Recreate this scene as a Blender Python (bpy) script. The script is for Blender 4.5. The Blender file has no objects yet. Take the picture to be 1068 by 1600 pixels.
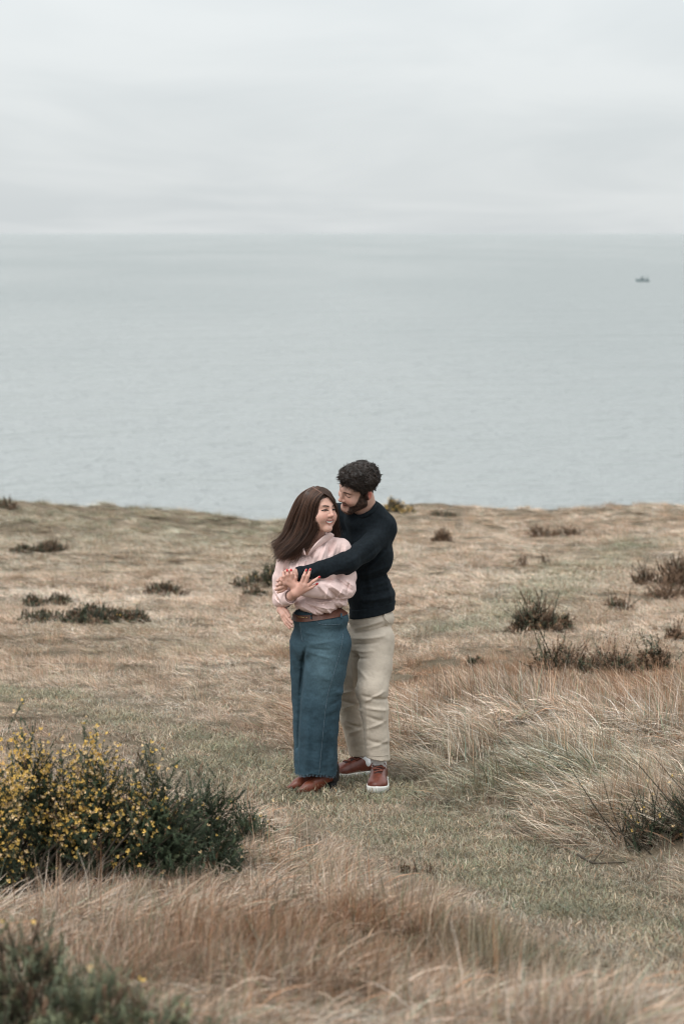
import bpy, math, random
import numpy as np
from mathutils import Vector

random.seed(7)
RNG = np.random.default_rng(11)
scene = bpy.context.scene
COL = scene.collection

# ------------------------------------------------------------------ camera
FPX = 85.0 / 36.0 * 1600.0
PITCH = math.atan(437.0 / FPX)
CAMZ = 3.07
YC = 13.3                                  # distance to the couple
cam_d = bpy.data.cameras.new('camera')
cam_d.sensor_fit = 'VERTICAL'
cam_d.sensor_height = 36.0
cam_d.sensor_width = 24.0
cam_d.lens = 85.0
cam_d.clip_start = 0.1
cam_d.clip_end = 120000.0
cam_d.dof.use_dof = True
cam_d.dof.focus_distance = 13.4
cam_d.dof.aperture_fstop = 3.7
cam = bpy.data.objects.new('camera', cam_d)
cam.location = (0, 0, CAMZ)
cam.rotation_euler = (math.pi / 2 - PITCH, 0, 0)
COL.objects.link(cam)
scene.camera = cam

# ------------------------------------------------------------------ world: overcast sky
SUN_EL, SUN_AZ = math.radians(46), math.radians(-135)     # from behind the camera's left shoulder
world = bpy.data.worlds.new('World')
scene.world = world
world.use_nodes = True
wn, wl = world.node_tree.nodes, world.node_tree.links
wn.clear()


def nd(nodes, kind, **kw):
    n = nodes.new(kind)
    for a, v in kw.items():
        if a.startswith('i_'):
            n.inputs[a[2:].replace('_', ' ')].default_value = v
        else:
            setattr(n, a, v)
    return n


w_out = nd(wn, 'ShaderNodeOutputWorld')
w_bg = nd(wn, 'ShaderNodeBackground')
w_bg.inputs['Strength'].default_value = 0.1
wl.new(w_bg.outputs[0], w_out.inputs[0])
w_sky = nd(wn, 'ShaderNodeTexSky', sky_type='NISHITA', sun_disc=False)
w_sky.sun_elevation = SUN_EL
w_sky.sun_rotation = math.radians(225)
w_tc = nd(wn, 'ShaderNodeTexCoord')
w_sep = nd(wn, 'ShaderNodeSeparateXYZ')
wl.new(w_tc.outputs['Generated'], w_sep.inputs[0])
# cloud deck: the view direction hits a flat layer, so the clouds crowd towards the horizon
w_z = nd(wn, 'ShaderNodeMath', operation='MAXIMUM')
w_z.inputs[1].default_value = 0.0
wl.new(w_sep.outputs[2], w_z.inputs[0])
w_za = nd(wn, 'ShaderNodeMath', operation='ADD')
w_za.inputs[1].default_value = 0.075
wl.new(w_z.outputs[0], w_za.inputs[0])
w_div = nd(wn, 'ShaderNodeVectorMath', operation='DIVIDE')
w_cmb = nd(wn, 'ShaderNodeCombineXYZ')
for i in range(3):
    wl.new(w_za.outputs[0], w_cmb.inputs[i])
wl.new(w_tc.outputs['Generated'], w_div.inputs[0])
wl.new(w_cmb.outputs[0], w_div.inputs[1])
w_map = nd(wn, 'ShaderNodeMapping')
w_map.inputs['Scale'].default_value = (0.85, 0.42, 0.0)
w_map.inputs['Location'].default_value = (3.1, 1.7, 0.0)
wl.new(w_div.outputs[0], w_map.inputs[0])
w_n = nd(wn, 'ShaderNodeTexNoise', noise_dimensions='2D')
w_n.inputs['Scale'].default_value = 1.0
w_n.inputs['Detail'].default_value = 5.0
w_n.inputs['Roughness'].default_value = 0.48
w_n.inputs['Distortion'].default_value = 0.35
wl.new(w_map.outputs[0], w_n.inputs['Vector'])
w_r = nd(wn, 'ShaderNodeValToRGB')
w_r.color_ramp.elements[0].position = 0.34
w_r.color_ramp.elements[0].color = (0.675, 0.715, 0.730, 1)
w_r.color_ramp.elements[1].position = 0.66
w_r.color_ramp.elements[1].color = (0.768, 0.800, 0.808, 1)
wl.new(w_n.outputs[0], w_r.inputs[0])
# an overcast sky grows brighter towards the zenith
w_g = nd(wn, 'ShaderNodeMapRange')
w_g.inputs['From Min'].default_value = 0.0
w_g.inputs['From Max'].default_value = 1.0
w_g.inputs['To Min'].default_value = 9.5
w_g.inputs['To Max'].default_value = 27.0
wl.new(w_z.outputs[0], w_g.inputs[0])
w_mul = nd(wn, 'ShaderNodeVectorMath', operation='SCALE')
wl.new(w_r.outputs[0], w_mul.inputs[0])
wl.new(w_g.outputs[0], w_mul.inputs['Scale'])
w_mix = nd(wn, 'ShaderNodeMix', data_type='RGBA')
w_mix.inputs['Factor'].default_value = 0.95
wl.new(w_sky.outputs[0], w_mix.inputs['A'])
wl.new(w_mul.outputs[0], w_mix.inputs['B'])
wl.new(w_mix.outputs['Result'], w_bg.inputs['Color'])

sun_d = bpy.data.lights.new('sun', 'SUN')
sun_d.energy = 1.5
sun_d.angle = math.radians(25)
sun_d.color = (1.0, 0.97, 0.93)
sun = bpy.data.objects.new('sun', sun_d)
sdir = Vector((math.cos(SUN_EL) * math.sin(SUN_AZ), math.cos(SUN_EL) * math.cos(SUN_AZ), math.sin(SUN_EL)))
sun.rotation_euler = sdir.to_track_quat('Z', 'Y').to_euler()
sun.location = (-10, -10, 20)
COL.objects.link(sun)

scene.view_settings.view_transform = 'Standard'
scene.view_settings.look = 'None'
scene.view_settings.exposure = 0.0
scene.view_settings.gamma = 1.0
scene.view_settings.use_curve_mapping = False
scene.render.engine = 'CYCLES'
scene.cycles.max_bounces = 5
scene.cycles.diffuse_bounces = 2
scene.cycles.glossy_bounces = 2
scene.cycles.transmission_bounces = 3
scene.cycles.use_denoising = True
scene.cycles.pixel_filter_type = 'BLACKMAN_HARRIS'
scene.cycles.filter_width = 1.15
world.cycles.sampling_method = 'MANUAL'
world.cycles.sample_map_resolution = 256

# ------------------------------------------------------------------ helpers
CP, SP = math.cos(PITCH), math.sin(PITCH)


def ray(px, py):
    """direction with unit y of the sight line through a pixel of the 1068 x 1600 frame"""
    a = (px - 534.0) / FPX
    b = (800.0 - py) / FPX
    y = CP + b * SP
    return np.array([a / y, 1.0, (-SP + b * CP) / y])


def W(px, py, d=0.0):
    Y = YC + d
    r = ray(px, py)
    return np.array([r[0] * Y, Y, CAMZ + r[2] * Y])


def hash3(ix, iy, iz, s):
    h = (ix.astype(np.int64) * 374761393 + iy.astype(np.int64) * 668265263 + iz.astype(np.int64) * 2147483647 + s * 1274126177) & 0xFFFFFFFF
    h = ((h ^ (h >> 13)) * 1274126177) & 0xFFFFFFFF
    h = (h ^ (h >> 16)) & 0xFFFF
    return h.astype(np.float32) / 65535.0


def vnoise(P, scale, s=0):
    """value noise in -1..1 of (N,3) points"""
    Q = P * scale
    F = np.floor(Q)
    t = (Q - F)
    t = t * t * (3 - 2 * t)
    I = F.astype(np.int64)
    x, y, z = I[:, 0], I[:, 1], I[:, 2]
    tx, ty, tz = t[:, 0], t[:, 1], t[:, 2]
    r = 0
    for dx in (0, 1):
        for dy in (0, 1):
            for dz in (0, 1):
                w = (tx if dx else 1 - tx) * (ty if dy else 1 - ty) * (tz if dz else 1 - tz)
                r = r + w * hash3(x + dx, y + dy, z + dz, s)
    return r * 2 - 1


def noise2(x, y, scale, s=0, oct=1):
    r = 0.0
    a = 1.0
    tot = 0
    for o in range(oct):
        P = np.stack([x, y, np.full_like(x, 0.37)], -1).reshape(-1, 3) * (2 ** o)
        r = r + a * vnoise(P, scale, s + 17 * o).reshape(np.shape(x))
        tot += a
        a *= 0.5
    return r / tot


def smooth(a, b, x):
    t = np.clip((x - a) / (b - a), 0, 1)
    return t * t * (3 - 2 * t)


def add_mesh(name, V, F, mats, parent=None, loc=None, cols=None, smooth_shade=True, midx=None):
    """V: (N,3) world coordinates; F: list or (M,k) int array. One mesh object."""
    V = np.asarray(V, np.float32)
    base = np.array(parent_root(parent).location) if parent is not None else (np.array(loc) if loc is not None else np.zeros(3))
    me = bpy.data.meshes.new(name)
    if isinstance(F, np.ndarray):
        k = F.shape[1]
        m = len(F)
        me.vertices.add(len(V))
        me.vertices.foreach_set('co', (V - base).astype(np.float32).ravel())
        me.loops.add(m * k)
        me.loops.foreach_set('vertex_index', F.astype(np.int32).ravel())
        me.polygons.add(m)
        me.polygons.foreach_set('loop_start', np.arange(0, m * k, k, dtype=np.int32))
        me.update(calc_edges=True)
        me.validate()
    else:
        me.from_pydata([tuple(map(float, v)) for v in (V - base)], [], [tuple(int(i) for i in f) for f in F])
        me.update()
    for mm in (mats if isinstance(mats, (list, tuple)) else [mats]):
        me.materials.append(mm)
    if cols is not None:
        at = me.attributes.new('col', 'FLOAT_COLOR', 'POINT')
        c = np.ones((len(me.vertices), 4), np.float32)
        c[:, :3] = cols[:len(c)]
        at.data.foreach_set('color', c.ravel())
    if smooth_shade:
        me.polygons.foreach_set('use_smooth', np.ones(len(me.polygons), bool))
    if midx is not None:
        me.polygons.foreach_set('material_index', np.asarray(midx, np.int32))
    o = bpy.data.objects.new(name, me)
    COL.objects.link(o)
    if parent is not None:
        o.parent = parent
    elif loc is not None:
        o.location = loc
    return o


def parent_root(o):
    while o.parent is not None:
        o = o.parent
    return o


def tag(o, label=None, cat=None, group=None, kind=None):
    if label:
        o['label'] = label
    if cat:
        o['category'] = cat
    if group:
        o['group'] = group
    if kind:
        o['kind'] = kind
    return o


def empty(name, loc):
    o = bpy.data.objects.new(name, None)
    o.empty_display_size = 0.1
    o.location = loc
    COL.objects.link(o)
    return o


def principled(name):
    m = bpy.data.materials.new(name)
    m.use_nodes = True
    n, l = m.node_tree.nodes, m.node_tree.links
    return m, n, l, n['Principled BSDF']


def mat_plain(name, c, rough=0.6, metal=0.0, noise=0.0, nscale=40.0, bump=0.0, bscale=200.0, spec=0.4, sheen=0.0):
    m, n, l, b = principled(name)
    b.inputs['Base Color'].default_value = (*c, 1)
    b.inputs['Roughness'].default_value = rough
    b.inputs['Metallic'].default_value = metal
    b.inputs['Specular IOR Level'].default_value = spec
    b.inputs['Sheen Weight'].default_value = sheen
    tc = n.new('ShaderNodeTexCoord')
    if noise:
        t = nd(n, 'ShaderNodeTexNoise')
        t.inputs['Scale'].default_value = nscale
        t.inputs['Detail'].default_value = 5
        l.new(tc.outputs['Object'], t.inputs[0])
        r = nd(n, 'ShaderNodeValToRGB')
        r.color_ramp.elements[0].position = 0.3
        r.color_ramp.elements[1].position = 0.7
        r.color_ramp.elements[0].color = (*[v * (1 - noise) for v in c], 1)
        r.color_ramp.elements[1].color = (*[min(1, v * (1 + noise)) for v in c], 1)
        l.new(t.outputs[0], r.inputs[0])
        l.new(r.outputs[0], b.inputs['Base Color'])
    if bump:
        t = nd(n, 'ShaderNodeTexNoise')
        t.inputs['Scale'].default_value = bscale
        t.inputs['Detail'].default_value = 3
        l.new(tc.outputs['Object'], t.inputs[0])
        bp = nd(n, 'ShaderNodeBump')
        bp.inputs['Strength'].default_value = bump
        bp.inputs['Distance'].default_value = 0.01
        l.new(t.outputs[0], bp.inputs['Height'])
        l.new(bp.outputs[0], b.inputs['Normal'])
    return m


def mat_col(name, rough=0.6, noise=0.12, nscale=60.0, bump=0.0, bscale=200.0, bvec=(1, 1, 1), spec=0.35, sss=0.0, sheen=0.0, transl=0.0):
    """base colour from the mesh's own 'col' attribute with a little noise"""
    m, n, l, b = principled(name)
    b.inputs['Roughness'].default_value = rough
    b.inputs['Specular IOR Level'].default_value = spec
    b.inputs['Sheen Weight'].default_value = sheen
    at = nd(n, 'ShaderNodeAttribute', attribute_name='col')
    tc = n.new('ShaderNodeTexCoord')
    t = nd(n, 'ShaderNodeTexNoise')
    t.inputs['Scale'].default_value = nscale
    t.inputs['Detail'].default_value = 4
    l.new(tc.outputs['Object'], t.inputs[0])
    mr = nd(n, 'ShaderNodeMapRange')
    mr.inputs['From Min'].default_value = 0.25
    mr.inputs['From Max'].default_value = 0.75
    mr.inputs['To Min'].default_value = 1 - noise
    mr.inputs['To Max'].default_value = 1 + noise
    l.new(t.outputs[0], mr.inputs[0])
    sc = nd(n, 'ShaderNodeVectorMath', operation='SCALE')
    l.new(at.outputs['Color'], sc.inputs[0])
    l.new(mr.outputs[0], sc.inputs['Scale'])
    l.new(sc.outputs[0], b.inputs['Base Color'])
    if sss:
        b.inputs['Subsurface Weight'].default_value = sss
        b.inputs['Subsurface Radius'].default_value = (0.012, 0.005, 0.003)
        b.inputs['Subsurface Scale'].default_value = 0.6
    if bump:
        mp = nd(n, 'ShaderNodeMapping')
        mp.inputs['Scale'].default_value = bvec
        l.new(tc.outputs['Object'], mp.inputs[0])
        t2 = nd(n, 'ShaderNodeTexNoise')
        t2.inputs['Scale'].default_value = bscale
        t2.inputs['Detail'].default_value = 3
        l.new(mp.outputs[0], t2.inputs[0])
        bp = nd(n, 'ShaderNodeBump')
        bp.inputs['Strength'].default_value = bump
        bp.inputs['Distance'].default_value = 0.006
        l.new(t2.outputs[0], bp.inputs['Height'])
        l.new(bp.outputs[0], b.inputs['Normal'])
    if transl:
        out = n['Material Output']
        tr = nd(n, 'ShaderNodeBsdfTranslucent')
        l.new(sc.outputs[0], tr.inputs[0])
        mx = nd(n, 'ShaderNodeMixShader')
        mx.inputs[0].default_value = transl
        l.new(b.outputs[0], mx.inputs[1])
        l.new(tr.outputs[0], mx.inputs[2])
        l.new(mx.outputs[0], out.inputs['Surface'])
    return m


# ------------------------------------------------------------------ signed distance modelling (for bodies and clothes)
def smin(a, b, k):
    if k <= 0:
        return np.minimum(a, b)
    h = np.clip(0.5 + 0.5 * (b - a) / k, 0, 1)
    return b + (a - b) * h - k * h * (1 - h)


def p_cone(a, b, ra, rb):
    a = np.asarray(a, np.float32)
    b = np.asarray(b, np.float32)
    ab = b - a
    L2 = max(float(ab @ ab), 1e-9)

    def f(P):
        q = P - a
        t = np.clip((q @ ab) / L2, 0, 1)
        q = q - t[:, None] * ab
        return np.sqrt(np.einsum('ij,ij->i', q, q)) - (ra + t * (rb - ra))
    return f, (a + b) / 2, math.sqrt(L2) / 2 + max(ra, rb)


def p_ell(c, r, R=None):
    c = np.asarray(c, np.float32)
    r = np.asarray(r, np.float32)

    def f(P):
        q = P - c
        if R is not None:
            q = q @ R
        q1 = q / r
        k0 = np.sqrt(np.einsum('ij,ij->i', q1, q1)) + 1e-9
        q2 = q1 / r
        k1 = np.sqrt(np.einsum('ij,ij->i', q2, q2)) + 1e-9
        return k0 * (k0 - 1) / k1
    return f, c, float(max(r))


def p_plane(p, n):
    n = np.asarray(n, np.float32)
    n = n / np.linalg.norm(n)
    p = np.asarray(p, np.float32)
    return (lambda P: (P - p) @ n), None, 0


def p_cyl(c, ax, r, back):
    """half-infinite cylinder starting 'back' behind c and running along ax"""
    c = np.asarray(c, np.float32)
    ax = np.asarray(ax, np.float32)
    ax = ax / np.linalg.norm(ax)

    def f(P):
        q = P - c
        t = q @ ax
        w = q - t[:, None] * ax
        return np.maximum(np.sqrt((w * w).sum(1)) - r, -(t + back))
    return f, c + ax * 0.1, 0.25


class Shape:
    def __init__(self):
        self.ops = []
        self.post = []

    def u(self, prim, k=0.02):
        self.ops.append(('u', prim, k))
        return self

    def sub(self, prim, k=0.01):
        self.ops.append(('s', prim, k))
        return self

    def cut(self, prim, k=0.004):
        self.ops.append(('i', prim, k))
        return self

    def __call__(self, P):
        P = np.asarray(P, np.float32)
        lo, hi = P.min(0), P.max(0)
        d = np.full(len(P), 1.0, np.float32)
        for op, (f, c, r), k in self.ops:
            if c is not None and op != 'i':
                g = np.maximum(np.maximum(lo - c, c - hi), 0)
                if math.sqrt(float(g @ g)) > r + 0.09:
                    continue
            v = f(P)
            if op == 'u':
                d = smin(d, v, k)
            elif op == 's':
                d = -smin(-d, v, k)
            else:
                d = -smin(-d, -v, k)
        for g in self.post:
            d = d + g(P)
        return d


def folds2d(lst):
    """ridges (+) and creases (-) running along segments given in picture pixels: x0,y0,x1,y1,width px,height m"""
    segs = []
    for x0, y0, x1, y1, w, h in lst:
        a, b = W(x0, y0), W(x1, y1)
        segs.append((a[[0, 2]], b[[0, 2]], w * 0.00352, h))

    def g(P):
        q = P[:, [0, 2]]
        r = np.zeros(len(P), np.float32)
        lo, hi = q.min(0), q.max(0)
        for a, b, w, h in segs:
            if (np.maximum(a, b) + 2.6 * w < lo).any() or (np.minimum(a, b) - 2.6 * w > hi).any():
                continue
            ab = b - a
            t = np.clip(((q - a) @ ab) / (ab @ ab), 0, 1)
            dd = q - a - t[:, None] * ab
            r -= (h * np.exp(-(dd * dd).sum(1) / (w * w)) * (0.35 + 0.65 * np.sin(np.pi * np.clip(t * 0.9 + 0.05, 0, 1)))).astype(np.float32)
        return r
    return g


def mesh_sdf(f, lo, hi, h, nb=8):
    """sparse surface nets"""
    lo = np.asarray(lo, float)
    hi = np.asarray(hi, float)
    n = np.ceil((hi - lo) / (h * nb)).astype(int) + 1
    gi = np.stack(np.meshgrid(*[np.arange(k) for k in n], indexing='ij'), -1).reshape(-1, 3)
    cen = lo + (gi + 0.5) * h * nb
    dc = np.empty(len(cen), np.float32)
    step = 4096
    for i in range(0, len(cen), step):
        dc[i:i + step] = f(cen[i:i + step])
    act = gi[np.abs(dc) < h * nb * 0.95 + 0.004]
    if len(act) == 0:
        return np.zeros((0, 3)), np.zeros((0, 4), int)
    mo = np.zeros(len(act), np.int64)
    for bit in range(7):
        for a_ in range(3):
            mo |= ((act[:, a_] >> bit) & 1).astype(np.int64) << (3 * bit + a_)
    act = act[np.argsort(mo)]
    m = nb + 1
    off = np.stack(np.meshgrid(*[np.arange(m)] * 3, indexing='ij'), -1).reshape(-1, 3)
    N = (n * nb + 3).astype(np.int64)
    keys, verts, fa = [], [], []
    chunk = 24
    corners = [(a, b, c) for a in (0, 1) for b in (0, 1) for c in (0, 1)]
    edges = []
    for i, a in enumerate(corners):
        for j, b in enumerate(corners):
            if j > i and sum(abs(a[q] - b[q]) for q in range(3)) == 1:
                edges.append((i, j))
    eface = [[], [], []]
    for i in range(0, len(act), chunk):
        A = act[i:i + chunk]
        G = A[:, None, :] * nb + off[None]
        D = f((lo + G.reshape(-1, 3) * h)).reshape(len(A), m, m, m)
        C = np.stack([D[:, a:a + nb, b:b + nb, c:c + nb] for a, b, c in corners], -1)
        s = C < 0
        on = s.any(-1) & ~s.all(-1)
        bi, x, y, z = np.nonzero(on)
        if len(bi) == 0:
            continue
        cv = C[bi, x, y, z]
        ss = cv < 0
        acc = np.zeros((len(bi), 3))
        cnt = np.zeros(len(bi))
        for p, q in edges:
            cr = ss[:, p] != ss[:, q]
            den = cv[:, p] - cv[:, q]
            t = np.where(cr, cv[:, p] / np.where(np.abs(den) < 1e-12, 1, den), 0)
            a = np.array(corners[p], float)
            b = np.array(corners[q], float)
            acc += np.where(cr[:, None], a + t[:, None] * (b - a), 0)
            cnt += cr
        ijk = A[bi] * nb + np.stack([x, y, z], 1)
        verts.append(lo + (ijk + acc / cnt[:, None]) * h)
        keys.append((ijk[:, 0] * N[1] + ijk[:, 1]) * N[2] + ijk[:, 2])
        for ax, ci in ((0, 4), (1, 2), (2, 1)):
            cr = ss[:, 0] != ss[:, ci]
            eface[ax].append((ijk[cr], ss[cr, 0]))
    keys = np.concatenate(keys)
    verts = np.concatenate(verts)
    order = np.argsort(keys)
    sk = keys[order]
    V = verts[order]

    def find(ijk):
        kk = (ijk[:, 0] * N[1] + ijk[:, 1]) * N[2] + ijk[:, 2]
        p = np.clip(np.searchsorted(sk, kk), 0, len(sk) - 1)
        return np.where(sk[p] == kk, p, -1)
    quads = []
    for ax in range(3):
        if not eface[ax]:
            continue
        I = np.concatenate([e[0] for e in eface[ax]])
        S = np.concatenate([e[1] for e in eface[ax]])
        e1 = np.zeros(3, int)
        e2 = np.zeros(3, int)
        e1[(ax + 1) % 3] = 1
        e2[(ax + 2) % 3] = 1
        q = np.stack([find(I), find(I - e1), find(I - e1 - e2), find(I - e2)], 1)
        ok = (q >= 0).all(1)
        q, S = q[ok], S[ok]
        q = np.where(S[:, None], q, q[:, ::-1])
        quads.append(q)
    return V, np.concatenate(quads)


def refine(V, F, f, c, r):
    """split the quads within r of c into four and settle the new vertices on the surface"""
    near = (np.linalg.norm(V - c, axis=1) < r)
    sel = near[F].all(1)
    Fs, Fo = F[sel], F[~sel]
    E = np.sort(np.stack([Fs, np.roll(Fs, -1, 1)], -1).reshape(-1, 2), 1)
    ue, inv, cnt = np.unique(E, axis=0, return_inverse=True, return_counts=True)
    inv = inv.reshape(-1)
    mid = V[ue].mean(1)
    cen = V[Fs].mean(1)
    n0, n1 = len(V), len(V) + len(mid)
    NV = np.concatenate([mid, cen])
    free = np.concatenate([cnt == 2, np.ones(len(cen), bool)])
    for _ in range(2):
        d = f(NV)
        g = np.stack([f(NV + 0.0008 * np.eye(3)[i]) - f(NV - 0.0008 * np.eye(3)[i]) for i in range(3)], 1)
        g /= np.linalg.norm(g, axis=1, keepdims=True) + 1e-9
        NV = NV - np.where(free, np.clip(d, -0.002, 0.002), 0)[:, None] * g
    k = len(Fs)
    e = (n0 + inv).reshape(k, 4)
    cc = n1 + np.arange(k)
    Q = np.concatenate([np.stack([Fs[:, i], e[:, i], cc, e[:, (i - 1) % 4]], 1) for i in range(4)])
    return np.concatenate([V, NV]), np.concatenate([Fo, Q])


def march(f, px, py, d0=-0.5, d1=0.9, n=360):
    """first hit of the sight line through a pixel with the shape, as world point"""
    Y = YC + np.linspace(d0, d1, n)
    r = ray(px, py)
    P = np.stack([r[0] * Y, Y, CAMZ + r[2] * Y], 1)
    D = f(P)
    i = np.argmax(D < 0)
    if D[i] >= 0:
        i = int(np.argmin(D))
        return P[i]
    if i == 0:
        return P[0]
    t = D[i - 1] / (D[i - 1] - D[i])
    return P[i - 1] + t * (P[i] - P[i - 1])


def grad(f, p, e=0.004):
    p = np.asarray(p, float)
    Q = np.array([p + s * e * np.eye(3)[i] for i in range(3) for s in (1, -1)])
    v = f(Q)
    g = np.array([v[0] - v[1], v[2] - v[3], v[4] - v[5]], float)
    return g / (np.linalg.norm(g) + 1e-9)


def tube(path, r, n=6, closed=False):
    """swept tube along (S,3); r scalar or (S,)"""
    path = np.asarray(path, float)
    S = len(path)
    r = np.broadcast_to(np.asarray(r, float), (S,))
    T = np.gradient(path, axis=0)
    if closed:
        T = np.roll(path, -1, 0) - np.roll(path, 1, 0)
    T /= np.linalg.norm(T, axis=1)[:, None] + 1e-9
    ref = np.array([0, 0, 1.0]) if abs(T[:, 2]).mean() < 0.8 else np.array([1.0, 0, 0])
    A = np.cross(T, ref)
    A /= np.linalg.norm(A, axis=1)[:, None] + 1e-9
    B = np.cross(T, A)
    V, F = [], []
    for k in range(n):
        a = 2 * math.pi * k / n
        V.append(path + r[:, None] * (math.cos(a) * A + math.sin(a) * B))
    V = np.stack(V, 1).reshape(-1, 3)
    last = S if closed else S - 1
    for i in range(last):
        j = (i + 1) % S
        for k in range(n):
            k2 = (k + 1) % n
            F.append((i * n + k, i * n + k2, j * n + k2, j * n + k))
    if not closed:
        F.append(tuple(range(n))[::-1])
        F.append(tuple(range((S - 1) * n, S * n)))
    return V, F


def strands(P, r0, r1, n=3):
    """P: (N,S,3) -> triangular tubes, quads"""
    N, S, _ = P.shape
    T = np.gradient(P, axis=1)
    T /= np.linalg.norm(T, axis=2, keepdims=True) + 1e-9
    ref = RNG.normal(size=(N, 1, 3))
    A = np.cross(T, ref)
    A /= np.linalg.norm(A, axis=2, keepdims=True) + 1e-9
    B = np.cross(T, A)
    t = np.linspace(0, 1, S)[None, :, None]
    r = (r0 + (r1 - r0) * t) if np.isscalar(r0) else (r0[:, None, None] * (1 - t) + r1 * t)
    ring = np.stack([P + r * (math.cos(2 * math.pi * k / n) * A + math.sin(2 * math.pi * k / n) * B) for k in range(n)], 2)
    V = ring.reshape(-1, 3)
    i = np.arange(N)[:, None, None] * S * n
    s = np.arange(S - 1)[None, :, None] * n
    k = np.arange(n)[None, None, :]
    k2 = (k + 1) % n
    F = np.stack([i + s + k, i + s + k2, i + s + n + k2, i + s + n + k], -1).reshape(-1, 4)
    return V, F


def join(parts):
    """[(V,F list)] -> one V, F"""
    VV, FF, o = [], [], 0
    for V, F in parts:
        VV.append(np.asarray(V))
        FF += [tuple(int(i) + o for i in f) for f in F]
        o += len(V)
    return np.concatenate(VV), FF


def bez(pts, n):
    """smooth curve through points"""
    p = np.asarray(pts, float)
    m = len(p)
    t = np.linspace(0, m - 1, n)
    i = np.clip(t.astype(int), 0, m - 2)
    f = (t - i)[:, None]
    p0 = p[np.clip(i - 1, 0, m - 1)]
    p1 = p[i]
    p2 = p[i + 1]
    p3 = p[np.clip(i + 2, 0, m - 1)]
    return 0.5 * (2 * p1 + (p2 - p0) * f + (2 * p0 - 5 * p1 + 4 * p2 - p3) * f ** 2 + (3 * p1 - p0 - 3 * p2 + p3) * f ** 3)

# ------------------------------------------------------------------ terrain
SEA_Z = -27.0
_py = np.array([-12, 0, 4, 7.65, 10.5, 12.5, 13.3, 14.3, 17, 20, 26, 32, 40, 45, 48.0])
_pz = np.array([1.6, 1.36, 1.2, 0.60, 0.21, -0.005, -0.052, -0.075, -0.28, -0.58, -1.09, -1.53, -2.03, -2.30, -2.42])
_yy = np.linspace(-12, 48, 1201)
_zz = np.interp(_yy, _py, _pz)
_k = np.hanning(31)
_k /= _k.sum()
_zs = np.convolve(np.pad(_zz, 15, mode='edge'), _k, 'valid')


def base_h(y):
    return np.interp(y, _yy, _zs)


def ground_px(px, py, hf=None):
    """world point where the sight line through a pixel meets the ground"""
    r = ray(px, py)
    Y = np.linspace(4, 50, 9201)
    z = CAMZ + r[2] * Y
    g = base_h(Y) if hf is None else hf(r[0] * Y, Y)
    i = int(np.argmax(z < g))
    if i == 0:
        i = len(Y) - 1
    return np.array([r[0] * Y[i], Y[i], g[i]])


PATH = np.array([ground_px(*p)[:2] for p in [(1300, 1585), (1180, 1515), (1068, 1465), (950, 1425), (850, 1388), (750, 1345), (650, 1296), (560, 1254),
                                             (450, 1222), (350, 1183), (250, 1143), (150, 1112), (20, 1085), (-150, 1060)]])
TRAIL = np.array([ground_px(*p)[:2] for p in [(735, 1010), (800, 985), (850, 950), (885, 915), (940, 885), (1040, 868)]])


def poly_dist(x, y, P):
    best = np.full(np.shape(x), 1e9)
    side = np.zeros(np.shape(x))
    for a, b in zip(P[:-1], P[1:]):
        ab = b - a
        t = np.clip(((x - a[0]) * ab[0] + (y - a[1]) * ab[1]) / (ab @ ab), 0, 1)
        dx = x - a[0] - t * ab[0]
        dy = y - a[1] - t * ab[1]
        d = np.hypot(dx, dy)
        s = ab[0] * dy - ab[1] * dx
        m = d < best
        best = np.where(m, d, best)
        side = np.where(m, s, side)
    return best, side        # side < 0: the far bank (to the right walking away)


def crest_y(x):
    return 45.0 + 1.2 * np.sin(x * 0.45 + 1.0) + 0.6 * np.sin(x * 1.3)


def H(x, y):
    x = np.asarray(x, float)
    y = np.asarray(y, float)
    z = base_h(y)
    d, s = poly_dist(x, y, PATH)
    e = d - 0.26
    far = s < 0
    z = z + np.where(far, 0.15, 0.10) * smooth(0.0, 0.9, e) * np.where(far, smooth(0.0, 1.0, x), smooth(14.5, 12.0, y))
    off = smooth(0.1, 0.8, e)
    z = z + off * (0.06 * noise2(x, y, 0.9, 3, 2) + 0.055 * noise2(x, y, 2.3, 5, 2))
    z = z + smooth(16, 24, y) * 0.10 * noise2(x, y, 0.33, 9, 2)
    # the crest stands a little higher to the left and right
    w = smooth(30, 44, y)
    z = z + w * (0.55 * smooth(-1.5, -6.8, x) + 0.16 * smooth(3.0, 7.0, x) + 0.06 * noise2(x, y, 0.8, 21, 2))
    # seaward: the cliff
    c = y - crest_y(x)
    z = z - np.where(c > 0, 0.25 * np.maximum(c, 0) ** 1.5, 0)
    return np.maximum(z, SEA_Z - 3)


gx = np.concatenate([np.arange(-30, -9, 0.6), np.arange(-9, 9, 0.09), np.arange(9, 30.1, 0.6)])
gy = np.concatenate([np.arange(-10, 4, 0.5), np.arange(4, 22, 0.09), np.arange(22, 48, 0.2), np.arange(48, 75, 0.8)])
GX, GY = np.meshgrid(gx, gy, indexing='ij')
GZ = H(GX, GY)
nx, ny = GX.shape
I = np.arange(nx * ny).reshape(nx, ny)
GF = np.stack([I[:-1, :-1], I[1:, :-1], I[1:, 1:], I[:-1, 1:]], -1).reshape(-1, 4)

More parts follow.
